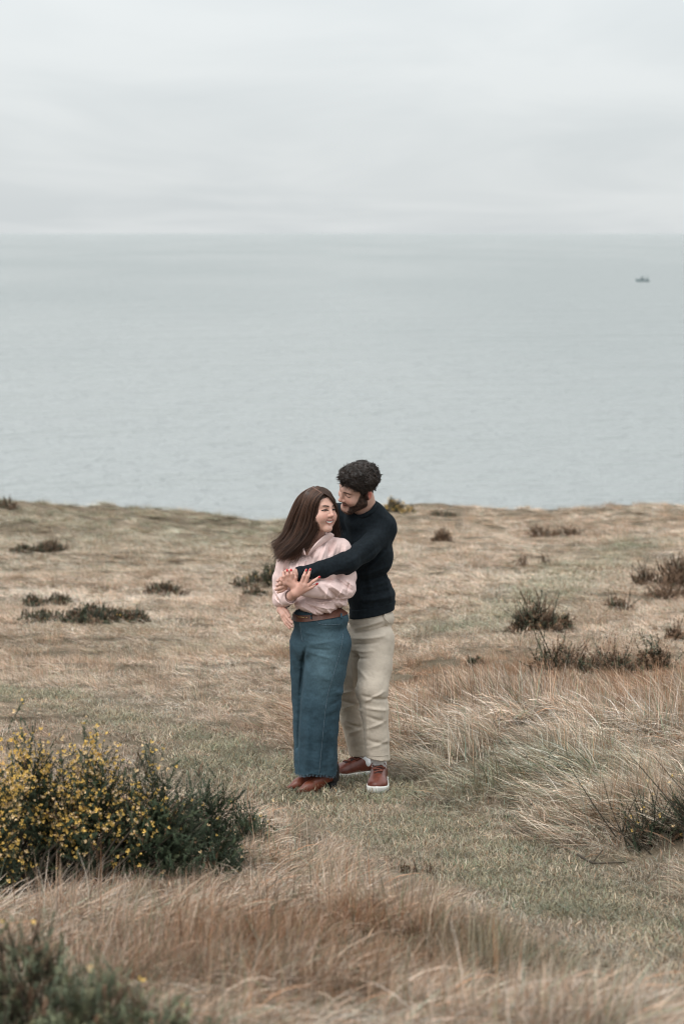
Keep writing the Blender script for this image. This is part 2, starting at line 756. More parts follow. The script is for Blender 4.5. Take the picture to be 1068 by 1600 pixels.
gm, n, l, b = principled('thatch_soil')
tc = n.new('ShaderNodeTexCoord')
t1 = nd(n, 'ShaderNodeTexNoise', i_Scale=2.2, i_Detail=8.0, i_Roughness=0.7)
t2 = nd(n, 'ShaderNodeTexNoise', i_Scale=38.0, i_Detail=6.0, i_Roughness=0.75)
l.new(tc.outputs['Object'], t1.inputs[0])
l.new(tc.outputs['Object'], t2.inputs[0])
r1 = nd(n, 'ShaderNodeValToRGB')
r1.color_ramp.elements[0].position = 0.36
r1.color_ramp.elements[0].color = (0.11, 0.088, 0.058, 1)
r1.color_ramp.elements[1].position = 0.62
r1.color_ramp.elements[1].color = (0.25, 0.195, 0.138, 1)
l.new(t1.outputs[0], r1.inputs[0])
r2 = nd(n, 'ShaderNodeValToRGB')
r2.color_ramp.elements[0].position = 0.3
r2.color_ramp.elements[0].color = (0.5, 0.5, 0.5, 1)
r2.color_ramp.elements[1].position = 0.72
r2.color_ramp.elements[1].color = (1.25, 1.25, 1.25, 1)
l.new(t2.outputs[0], r2.inputs[0])
mx = nd(n, 'ShaderNodeMix', data_type='RGBA', blend_type='MULTIPLY')
mx.inputs['Factor'].default_value = 1.0
l.new(r1.outputs[0], mx.inputs['A'])
l.new(r2.outputs[0], mx.inputs['B'])
l.new(mx.outputs['Result'], b.inputs['Base Color'])
b.inputs['Roughness'].default_value = 0.95
b.inputs['Specular IOR Level'].default_value = 0.1
bp = nd(n, 'ShaderNodeBump')
bp.inputs['Strength'].default_value = 0.8
bp.inputs['Distance'].default_value = 0.03
l.new(t2.outputs[0], bp.inputs['Height'])
l.new(bp.outputs[0], b.inputs['Normal'])
ground = add_mesh('ground', np.stack([GX, GY, GZ], -1).reshape(-1, 3), GF, gm)
tag(ground, 'sloping clifftop ground under the dry grass', 'ground', kind='structure')

# ------------------------------------------------------------------ sea
sm_, n, l, b = principled('sea_water')
b.inputs['Base Color'].default_value = (0.36, 0.43, 0.425, 1)
b.inputs['Roughness'].default_value = 0.32
b.inputs['IOR'].default_value = 1.33
tc = n.new('ShaderNodeTexCoord')


def sea_noise(sx, sy, detail, rough):
    mp = nd(n, 'ShaderNodeMapping')
    mp.inputs['Scale'].default_value = (sx, sy, 1)
    mp.inputs['Rotation'].default_value = (0, 0, 0.12)
    l.new(tc.outputs['Object'], mp.inputs[0])
    t = nd(n, 'ShaderNodeTexNoise', noise_dimensions='2D')
    t.inputs['Scale'].default_value = 1.0
    t.inputs['Detail'].default_value = detail
    t.inputs['Roughness'].default_value = rough
    l.new(mp.outputs[0], t.inputs[0])
    return t


a1 = sea_noise(0.17, 0.20, 4, 0.6)
a2 = sea_noise(0.02, 0.045, 3, 0.5)
ad = nd(n, 'ShaderNodeMath', operation='MULTIPLY_ADD')
l.new(a2.outputs[0], ad.inputs[0])
ad.inputs[1].default_value = 2.2
l.new(a1.outputs[0], ad.inputs[2])
bp = nd(n, 'ShaderNodeBump')
bp.inputs['Strength'].default_value = 1.0
bp.inputs['Distance'].default_value = 4.0
l.new(ad.outputs[0], bp.inputs['Height'])
l.new(bp.outputs[0], b.inputs['Normal'])
a3 = sea_noise(0.004, 0.0012, 3, 0.5)
rr = nd(n, 'ShaderNodeValToRGB')
rr.color_ramp.elements[0].position = 0.35
rr.color_ramp.elements[0].color = (0.250, 0.271, 0.267, 1)
rr.color_ramp.elements[1].position = 0.65
rr.color_ramp.elements[1].color = (0.292, 0.309, 0.303, 1)
l.new(a3.outputs[0], rr.inputs[0])
l.new(rr.outputs[0], b.inputs['Base Color'])
sea = add_mesh('sea', [(-45000, 30, SEA_Z), (45000, 30, SEA_Z), (45000, 75000, SEA_Z), (-45000, 75000, SEA_Z)], [(0, 1, 2, 3)], sm_, smooth_shade=False)
tag(sea, 'calm pale grey sea reaching to the horizon', 'sea', kind='structure')

# ------------------------------------------------------------------ fishing boat far out
_r = ray(1003, 440)
_Yb = (SEA_Z - CAMZ) / _r[2]
BX, BY = _r[0] * _Yb, _Yb
boat = empty('fishing_boat', (BX, BY, SEA_Z))
tag(boat, 'small dark fishing boat far out on the sea', 'boat')
m_hull = mat_plain('boat_hull_hazed_paint', (0.17, 0.22, 0.23), 0.5, noise=0.2, nscale=1.0)  # hull colour lightened: distance haze is put into the paint
m_house = mat_plain('boat_house_hazed_paint', (0.30, 0.34, 0.34), 0.5, noise=0.15, nscale=1.0)  # same here, the haze is part of this grey-green
m_pane = mat_plain('boat_glass', (0.02, 0.03, 0.03), 0.15)
B0 = np.array([BX, BY, SEA_Z])
SC = _Yb / FPX * 21 / 8.4
xs = np.linspace(-4.2, 4.2, 13)
HV, HF_ = [], []
for x in xs:
    u = (x + 4.2) / 8.4                          # 0 = bow (left), 1 = stern
    hw = 1.35 * min(1, (u * 2.4) ** 0.6 + 0.02)
    top = 1.05 + 0.75 * (1 - u) ** 2.2
    for s in (-1, 1):
        HV += [(x + (-0.25 if u < 0.05 else 0), s * hw, top), (x, s * hw * 0.8, 0.1), (x, s * hw * 0.3, -0.5)]
    HV += [(x, 0, top - 0.3)]
for i in range(12):
    a, c = i * 7, (i + 1) * 7
    HF_ += [(a, c, c + 1, a + 1), (a + 1, c + 1, c + 2, a + 2), (a + 3, a + 4, c + 4, c + 3), (a + 4, a + 5, c + 5, c + 4), (a + 2, c + 2, c + 5, a + 5),
            (a, a + 6, c + 6, c), (a + 3, c + 3, c + 6, a + 6)]
HF_ += [(84, 87, 88, 85), (85, 88, 89, 86), (84, 90, 87)]
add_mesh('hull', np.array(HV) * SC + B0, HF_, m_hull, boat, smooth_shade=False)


def box(c, s):
    c = np.array(c, float)
    s = np.array(s, float) / 2
    V = [c + s * np.array(q) for q in [(-1, -1, -1), (1, -1, -1), (1, 1, -1), (-1, 1, -1), (-1, -1, 1), (1, -1, 1), (1, 1, 1), (-1, 1, 1)]]
    return np.array(V), [(0, 3, 2, 1), (4, 5, 6, 7), (0, 1, 5, 4), (1, 2, 6, 5), (2, 3, 7, 6), (3, 0, 4, 7)]


V, F = box((-0.4, 0, 1.75), (2.0, 1.5, 1.9))
V[4:, 0] += np.where(V[4:, 0] < -0.4, 0.25, 0.0)
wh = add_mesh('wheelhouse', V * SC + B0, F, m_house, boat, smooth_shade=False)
V, F = box((-0.3, 0, 2.76), (2.2, 1.75, 0.12))
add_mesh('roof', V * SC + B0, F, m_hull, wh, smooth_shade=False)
for x in (-0.75, 0.1):
    V, F = box((x, -0.77, 2.2), (0.55, 0.06, 0.5))
    add_mesh('window', V * SC + B0, F, m_pane, wh, smooth_shade=False)
V, F = tube([(0.1, 0, 2.8), (0.1, 0, 4.7)], 0.09)
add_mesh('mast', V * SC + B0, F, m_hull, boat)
V, F = join([tube([(3.0, -1.0, 0.9), (3.0, -1.0, 3.2)], 0.12), tube([(3.0, 1.0, 0.9), (3.0, 1.0, 3.2)], 0.12), tube([(3.0, -1.1, 3.2), (3.0, 1.1, 3.2)], 0.12),
             tube([(3.0, 0, 3.2), (3.6, 0, 3.6)], 0.1), tube([(3.0, -1.0, 3.1), (1.4, -0.7, 1.2)], 0.07)])
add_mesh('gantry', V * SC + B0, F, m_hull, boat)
V, F = box((2.0, 0.1, 1.25), (1.0, 1.0, 0.8))
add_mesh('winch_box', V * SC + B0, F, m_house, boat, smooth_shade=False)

# ------------------------------------------------------------------ gorse and other low bushes
m_gorse = mat_col('gorse_spines', 0.6, noise=0.25, nscale=9.0, spec=0.2, transl=0.06)
m_stem = mat_plain('woody_stem', (0.055, 0.043, 0.030), 0.9, noise=0.35, nscale=30)
m_flow = mat_col('gorse_petals', 0.6, noise=0.2, nscale=30.0, spec=0.2, transl=0.3)
GREEN = np.array([0.038, 0.055, 0.031])
BROWN = np.array([0.17, 0.105, 0.065])


def unit(v):
    return v / (np.linalg.norm(v, axis=-1, keepdims=True) + 1e-9)


def shoots_mesh(tip, base, mid, ns, spine, wid, col, rng):
    """bottle-brush shoots: quadratic stems from base over mid to tip, ns spines each"""
    N = len(tip)
    t = rng.uniform(0.02, 1.0, (N, ns)) ** 0.85
    T = t[..., None]
    P = base[:, None] * (1 - T) ** 2 + 2 * mid[:, None] * T * (1 - T) + tip[:, None] * T ** 2
    D = unit(2 * (1 - T) * (mid - base)[:, None] + 2 * T * (tip - mid)[:, None])
    R = unit(np.cross(D, rng.normal(size=(N, ns, 3))))
    S = unit(D * rng.uniform(0.2, 0.8, (N, ns, 1)) + R)
    ln = spine * rng.uniform(0.6, 1.25, (N, ns, 1)) * (1.08 - 0.6 * T ** 2)
    side = unit(np.cross(S, D)) * wid
    V = np.stack([P - side, P + side, P + S * ln], 2).reshape(-1, 3)
    F = np.arange(N * ns * 3).reshape(-1, 3)
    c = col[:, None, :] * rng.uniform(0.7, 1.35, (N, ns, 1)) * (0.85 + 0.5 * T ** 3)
    C = np.repeat(c.reshape(-1, 3), 3, 0)
    return V, F, C


THIN = []


def gorse(name, label, domes, n, slen, ns=70, spine=0.022, wid=0.0016, brown=0.1, flow=None, spread=0.6, seed=1, tall=0.0, group=None, cat='bush', green=None, lift=0.0, upward=0.7, thin=0.6):
    """domes: (px x, px y of the foot, width px, height px, depth factor)"""
    rng = np.random.default_rng(seed)
    green = GREEN if green is None else np.array(green)
    tips, dirs = [], []
    areas = np.array([d[2] * d[3] for d in domes], float)
    cnt = np.maximum(6, (n * areas / areas.sum()).astype(int))
    foot0 = None
    for (x, y, w, h, df), m in zip(domes, cnt):
        g = ground_px(x, y, H)
        s = g[1] / FPX
        a, bb, c = w * s / 2, w * s / 2 * df, h * s
        THIN.append((g[0], g[1] - 0.10, max(a * 0.9, 0.1), max(bb * 0.8, 0.18) + 0.12, thin))
        if foot0 is None:
            foot0 = g
        g = g + np.array([0, bb * 0.8, 0])
        g[2] = H(g[0:1], g[1:2])[0] + lift
        u = unit(rng.normal(size=(m, 3)))
        u[:, 2] = np.abs(u[:, 2])
        rad = rng.uniform(0.45, 1.0, (m, 1)) ** 0.6 * (0.86 + 0.22 * vnoise(u * 1.0 + seed, 2.6, seed)[:, None])
        tp = g + u * rad * np.array([a, bb, c])
        tips.append(tp)
        dd = unit(unit(u / np.array([a, bb, c])) * spread + np.array([0, 0, upward]) + rng.normal(0, 0.33, (m, 3)))
        dirs.append(dd)
    tip = np.concatenate(tips)
    dr = np.concatenate(dirs)
    m = len(tip)
    L = slen * rng.uniform(0.55, 1.25, (m, 1))
    if tall:
        k = rng.random(m) < 0.10
        tip[k] += dr[k] * tall * rng.uniform(0.4, 1.3, (k.sum(), 1))
        L[k] += tall * 0.8
    gz = H(tip[:, 0], tip[:, 1])
    tip[:, 2] = np.maximum(tip[:, 2], gz + 0.03)
    base = tip - dr * L
    bz = H(base[:, 0], base[:, 1])
    base[:, 2] = np.maximum(base[:, 2], bz - 0.01)
    mid = (tip + base) / 2 + rng.normal(0, 0.08, (m, 3)) * L + np.array([0, 0, -0.05]) * L
    isb = rng.random(m) < brown
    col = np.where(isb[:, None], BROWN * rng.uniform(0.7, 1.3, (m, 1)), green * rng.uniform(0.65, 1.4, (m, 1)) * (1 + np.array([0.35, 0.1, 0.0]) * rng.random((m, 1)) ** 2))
    root = empty(name, tuple(foot0))
    tag(root, label, cat, group)
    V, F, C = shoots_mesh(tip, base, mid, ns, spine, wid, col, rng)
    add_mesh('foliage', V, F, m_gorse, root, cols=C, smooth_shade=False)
    # woody shoots and stems
    tt = np.linspace(0, 1, 5)[None, :, None]
    P = base[:, None] * (1 - tt) ** 2 + 2 * mid[:, None] * tt * (1 - tt) + tip[:, None] * tt ** 2
    k = min(m, 260)
    V1, F1 = strands(P[:k], 0.0035 * min(1, slen / 0.2) + 0.001, 0.001)
    ms = max(5, m // 30)
    f = base[rng.integers(0, m, ms)]
    ft = np.stack([f[:, 0] * 0.55 + foot0[0] * 0.45, f[:, 1] * 0.6 + foot0[1] * 0.4], 1)
    gz = H(ft[:, 0], ft[:, 1]) - 0.03
    a0 = np.column_stack([ft, gz])
    tt = np.linspace(0, 1, 5)[None, :, None]
    P2 = a0[:, None] * (1 - tt) + f[:, None] * tt + rng.normal(0, 0.012, (ms, 5, 3))
    V2, F2 = strands(P2, 0.008 * min(1, slen / 0.2) + 0.002, 0.003)
    add_mesh('branches', np.concatenate([V1, V2]), np.concatenate([F1, F2 + len(V1)]), m_stem, root)['kind'] = 'stuff'
    if flow:
        nf, mask, size = flow
        w = mask(tip)
        w = w / w.sum()
        i = rng.choice(m, nf, p=w)
        t = rng.uniform(0.5, 1.0, (nf, 1))
        Pf = base[i] * (1 - t) ** 2 + 2 * mid[i] * t * (1 - t) + tip[i] * t ** 2
        out = unit(rng.normal(size=(nf, 3)) + np.array([0, -0.6, 0.5]))
        Pf = Pf + out * 0.014
        VV, FF, CC = [], [], []
        base_c = np.array([[0.86, 0.58, 0.17]]) * rng.uniform(0.75, 1.15, (nf, 1))
        pale = rng.random((nf, 1)) < 0.4
        base_c = np.where(pale, base_c * np.array([1.02, 1.12, 2.2]), base_c)
        sx = unit(np.cross(out, rng.normal(size=(nf, 3))))
        sy = np.cross(out, sx)
        sz = size * rng.uniform(0.7, 1.3, (nf, 1))
        for q in range(3):
            an = 2.1 * q + 0.4
            rd = sx * math.cos(an) + sy * math.sin(an)
            pd = -sx * math.sin(an) + sy * math.cos(an)
            c0 = Pf
            tipp = Pf + (rd * 0.75 + out * 0.75) * sz
            mL = Pf + (rd * 0.45 + out * 0.25) * sz + pd * sz * 0.42
            mR = Pf + (rd * 0.45 + out * 0.25) * sz - pd * sz * 0.42
            ct = Pf + (rd * 0.6 + out * 0.2) * sz
            VV.append(np.stack([c0, mL, tipp, mR, ct], 1))
        V = np.concatenate(VV, 1).reshape(-1, 3)
        o = np.arange(nf)[:, None] * 15
        F = np.concatenate([o + 5 * q + np.array(f)[None] for q in range(3) for f in ((0, 1, 4), (1, 2, 4), (2, 3, 4), (3, 0, 4))])
        C = np.repeat(base_c, 15, 0)
        fl = add_mesh('flowers', V, F, m_flow, root, cols=C, smooth_shade=True)
        fl['kind'] = 'stuff'
    return root


def px_of(P):
    q = np.asarray(P, float) - np.array([0, 0, CAMZ])
    dep = q[..., 1] * CP - q[..., 2] * SP
    up = q[..., 1] * SP + q[..., 2] * CP
    return 534 + FPX * q[..., 0] / dep, 800 - FPX * up / dep


BG = ground_px(110, 1330, H)                     # middle of the big flowering bush


def fl_main(t):
    z = t[:, 2] - BG[2]
    x = t[:, 0] - BG[0]
    patch = smooth(0.0, 0.5, vnoise(t, 14.0, 3)) * 0.7
    return 0.01 + (smooth(0.12, 0.45, z) * smooth(0.62, 0.1, x) + 0.25 * smooth(0.0, -0.25, x)) * (0.2 + patch)


gorse('gorse_bush', 'large gorse bush covered in yellow flowers beside the path',
      [(-80, 1390, 300, 315, 0.75), (45, 1390, 260, 295, 0.8), (145, 1385, 240, 275, 0.8), (240, 1378, 230, 245, 0.8), (320, 1362, 180, 195, 0.8), (385, 1318, 120, 85, 0.8), (340, 1375, 120, 90, 0.8)],
      4300, 0.15, ns=76, spine=0.0150, wid=0.0020, brown=0.05, flow=(6400, fl_main, 0.0110), tall=0.11, seed=4, upward=0.5, spread=0.85)
gorse('gorse_bush', 'low blurred gorse at the near edge of the grass, closest to the viewer',
      [(40, 1640, 300, 245, 0.6), (150, 1650, 240, 200, 0.6), (250, 1660, 240, 130, 0.6), (-60, 1640, 240, 235, 0.6)],
      1100, 0.12, ns=80, spine=0.014, wid=0.0016, brown=0.22, seed=9, green=(0.135, 0.160, 0.100), tall=0.05, flow=(14, lambda t: np.ones(len(t)), 0.012))
gorse('gorse_bush', 'sprawling gorse with long arching shoots on the grass bank across the path',
      [(1030, 1330, 200, 100, 0.8), (1110, 1325, 180, 150, 0.8)], 230, 0.28, ns=120, spine=0.015, wid=0.0017, brown=0.2, spread=1.0, tall=0.26, seed=13,
      flow=(60, lambda t: np.ones(len(t)), 0.010), lift=0.06)
DG = (0.062, 0.072, 0.044)
for args in [
    ('gorse_bush', 'brown and green gorse tuft on the cliff edge at the far left', [(8, 796, 60, 24, 1.0), (-40, 796, 70, 26, 1)], 90, 0.22, 0.45, 21, None),
    ('gorse_bush', 'dark flat gorse on the left slope nearest below the cliff edge', [(30, 868, 60, 20, 1.2), (72, 866, 70, 22, 1.2)], 130, 0.18, 0.25, 22, None),
    ('gorse_bush', 'small dark gorse just above the widest low gorse on the left slope', [(50, 948, 60, 24, 1.0), (88, 947, 60, 20, 1.0)], 130, 0.15, 0.1, 23, None),
    ('gorse_bush', 'widest low dark gorse on the left slope', [(60, 975, 110, 26, 1.1), (140, 978, 130, 34, 1.1), (205, 976, 70, 26, 1.1)], 330, 0.15, 0.12, 24,
     (14, lambda t: np.ones(len(t)), 0.012)),
    ('gorse_bush', 'rounded brown topped gorse midway between the left slope and the couple', [(252, 931, 80, 26, 1.1), (275, 934, 50, 14, 1.1)], 150, 0.16, 0.35, 25, None),
    ('gorse_bush', 'yellow flecked gorse on the slope behind the woman in pink', [(390, 920, 80, 32, 1.0), (430, 918, 70, 40, 1.0)], 200, 0.17, 0.15, 26,
     (90, lambda t: np.ones(len(t)), 0.013)),
    ('gorse_bush', 'small dark gorse in front of the yellow flecked gorse behind the woman', [(398, 937, 60, 24, 1.0)], 80, 0.14, 0.1, 27, None),
    ('gorse_bush', 'rounded yellow topped gorse on the cliff edge right of the man', [(617, 803, 46, 26, 1.0), (640, 804, 30, 14, 1.0)], 160, 0.22, 0.1, 28,
     (260, lambda t: smooth(-3, 3, t[:, 2] + 10), 0.022)),
    ('gorse_bush', 'low grey green scrub along the cliff edge beyond the man', [(690, 808, 60, 11, 1.0)], 60, 0.2, 0.2, 29, None),
    ('gorse_bush', 'tall spiky dark gorse in the middle of the right slope', [(838, 990, 110, 54, 0.9), (880, 986, 50, 40, 0.9)], 190, 0.22, 0.2, 30, (6, lambda t: np.ones(len(t)), 0.012)),
    ('gorse_bush', 'broad dark gorse in the rough grass on the right', [(880, 1056, 120, 58, 0.9), (960, 1056, 110, 50, 0.9), (1025, 1050, 80, 50, 0.9)], 330, 0.22, 0.25, 31,
     (6, lambda t: np.ones(len(t)), 0.012)),
    ('gorse_bush', 'brown and green gorse clump at the right edge high on the slope', [(1010, 915, 60, 36, 1.0), (1060, 918, 80, 58, 1.0), (1110, 920, 70, 60, 1), (1050, 940, 90, 30, 1)], 260, 0.22, 0.5, 32, None),
    ('gorse_bush', 'small dark gorse beside the faint green trail on the right slope', [(965, 955, 55, 22, 1.0)], 60, 0.18, 0.25, 33, None),
    ('gorse_bush', 'little gorse at the right edge between two larger clumps', [(1062, 1003, 60, 30, 1.0)], 50, 0.18, 0.4, 34, None),
    ('gorse_bush', 'smallest dark green gorse alone in the grass right of the man', [(742, 1046, 40, 20, 1.0)], 36, 0.12, 0.05, 35, None),
]:
    nm, lb, dm, cnt, sl, br, sd, fl = args
    dm = [(x_, y_, w_, h_ * 0.95 + 2, d_) for x_, y_, w_, h_, d_ in dm]
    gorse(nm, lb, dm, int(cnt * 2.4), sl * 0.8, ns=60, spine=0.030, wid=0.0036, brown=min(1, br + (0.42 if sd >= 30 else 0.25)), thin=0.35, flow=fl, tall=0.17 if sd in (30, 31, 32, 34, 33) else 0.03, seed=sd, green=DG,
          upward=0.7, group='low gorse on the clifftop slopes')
for lb, dm, cnt, sd in [
    ('reddish brown dead bracken clump below the cliff edge right of the man', [(690, 846, 40, 18, 1.0)], 50, 41),
    ('long strip of reddish brown dead bracken on the right slope', [(845, 840, 60, 20, 0.8), (885, 838, 60, 16, 0.8)], 80, 42),
    ('sparse row of dry brown stalks above the spiky gorse', [(818, 886, 30, 18, 0.8), (850, 884, 30, 18, 0.8)], 14, 43),
]:
    gorse('dead_bracken', lb, [(x_, y_, w_, h_ * 1.3 + 4, d_) for x_, y_, w_, h_, d_ in dm], cnt * 2, 0.3, ns=40, spine=0.035, wid=0.0045, brown=1.0, seed=sd, cat='bracken', group='dead bracken on the slope', upward=0.9)
gorse('dead_bracken', 'few upright dry brown spikes in the near grass beside the path', [(655, 1368, 80, 22, 0.4)], 14, 0.13, ns=90, spine=0.012, wid=0.0024, brown=1.0, seed=44, cat='bracken', upward=1.8, spread=0.2, lift=0.02, thin=0.2)
tw = [ground_px(*p, H) + np.array([0, 0, h]) for p, h in (((902, 1352), 0.05), ((925, 1358), 0.03), ((950, 1362), 0.04), ((975, 1358), 0.03))]
V, F = join([tube(bez(tw, 10), np.linspace(0.007, 0.003, 10)), tube(bez([tw[1], tw[1] + np.array([0.05, 0.04, 0.05])], 4), 0.003)])
tg = add_mesh('twig', V, F, m_stem, loc=tuple(tw[0]))
tag(tg, 'dead brown twig lying at the grassy edge of the path', 'twig')

# ------------------------------------------------------------------ grass
gmat, n, l, b = principled('dry_grass')
ti = nd(n, 'ShaderNodeAttribute', attribute_name='tint', attribute_type='INSTANCER')
rd_ = nd(n, 'ShaderNodeAttribute', attribute_name='col')
mx = nd(n, 'ShaderNodeMix', data_type='RGBA', blend_type='MULTIPLY')
mx.inputs['Factor'].default_value = 1.0
l.new(ti.outputs['Color'], mx.inputs['A'])
l.new(rd_.outputs['Color'], mx.inputs['B'])
l.new(mx.outputs['Result'], b.inputs['Base Color'])
b.inputs['Roughness'].default_value = 0.6
b.inputs['Specular IOR Level'].default_value = 0.3
tr = nd(n, 'ShaderNodeBsdfTranslucent')
l.new(mx.outputs['Result'], tr.inputs[0])
ms = nd(n, 'ShaderNodeMixShader')
ms.inputs[0].default_value = 0.12
l.new(b.outputs[0], ms.inputs[1])
l.new(tr.outputs[0], ms.inputs[2])
l.new(ms.outputs[0], n['Material Output'].inputs['Surface'])


def tuft(name, nb, length, spread, e0, e1, az, wid, seed, heads=0.0):
    """nb curved blades leaning along +x"""
    rng = np.random.default_rng(seed)
    S = 5
    V, F, C = [], [], []
    for i in range(nb):
        p = np.array([rng.normal(0, spread), rng.normal(0, spread), -0.01])
        a = rng.normal(0, az)
        L = length * rng.uniform(0.5, 1.15)
        s0 = math.radians(np.clip(rng.normal(e0, 16), 8, 95))
        s1 = math.radians(rng.normal(e1, 20))
        w = wid * rng.uniform(0.6, 1.25)
        sd = np.array([-math.sin(a), math.cos(a), 0])
        tw = rng.uniform(-1.0, 1.0)
        sd = unit(sd * math.cos(tw) + np.array([0, 0, 1]) * math.sin(tw))
        c = rng.uniform(0.42, 1.0) if rng.random() < 0.5 else rng.uniform(0.9, 1.45)
        hue = rng.normal(0, 0.06)
        cc = np.array([c * (1 + hue), c, c * (1 - hue)])
        rr_ = rng.random()
        if rr_ < 0.12:
            cc = cc * np.array([0.55, 0.76, 0.66])
        elif rr_ < 0.30:
            cc = cc * np.array([0.78, 0.60, 0.50])
        elif rr_ < 0.42:
            cc = cc * np.array([1.12, 1.16, 1.20])
        o = len(V)
        wob = rng.normal(0, 0.12, S)
        for k in range(S):
            t = k / (S - 1)
            ww = w * (1 - t ** 1.6) + 0.0003
            if heads and rng.random() < 0:
                pass
            V += [p - sd * ww / 2, p + sd * ww / 2]
            C += [cc, cc]
            e = s0 + (s1 - s0) * t
            aa = a + wob[k]
            p = p + L / (S - 1) * np.array([math.cos(e) * math.cos(aa), math.cos(e) * math.sin(aa), math.sin(e)])
            if p[2] < 0.004:
                p[2] = 0.004
        for k in range(S - 1):
            F.append((o + 2 * k, o + 2 * k + 1, o + 2 * k + 3, o + 2 * k + 2))
    V = np.array(V)
    me_o = add_mesh(name, V, np.array(F), gmat, cols=np.array(C), smooth_shade=True)
    COL.objects.unlink(me_o)
    return me_o


tcol = bpy.data.collections.new('grass_blades')
kinds = []
for q in range(5):
    kinds.append(('long', tuft('tuft_a%d' % q, 105, 0.27, 0.090, 38, -2, 0.62, 0.0054, 100 + q)))
for q in range(3):
    kinds.append(('rise', tuft('tuft_b%d' % q, 110, 0.30, 0.085, 68, 40, 0.9, 0.0050, 120 + q)))
for q in range(3):
    kinds.append(('stem', tuft('tuft_c%d' % q, 42, 0.36, 0.10, 82, 66, 1.4, 0.0042, 140 + q)))
for q in range(3):
    kinds.append(('turf', tuft('tuft_d%d' % q, 330, 0.045, 0.10, 40, 10, 2.0, 0.0034, 160 + q)))
for q in range(3):
    kinds.append(('mat', tuft('tuft_e%d' % q, 105, 0.26, 0.09, 22, -2, 0.75, 0.0056, 180 + q)))
for k, o in kinds:
    tcol.objects.link(o)
KI = {k: [i for i, (kk, _) in enumerate(kinds) if kk == k] for k in ('long', 'rise', 'stem', 'turf', 'mat')}


def blob(x, y, px, py, rx, ry):
    g = ground_px(px, py)
    return np.exp(-(((x - g[0]) / rx) ** 2 + ((y - g[1]) / ry) ** 2))


STRAW = np.array([0.63, 0.495, 0.388])
PALE = np.array([0.76, 0.64, 0.53])
TAN = np.array([0.51, 0.375, 0.278])
RUST = np.array([0.44, 0.262, 0.158])
GRN = np.array([0.26, 0.26, 0.168])
GGR = np.array([0.40, 0.393, 0.298])


def lerp(a, b, t):
    return a + (b - a) * t[:, None]


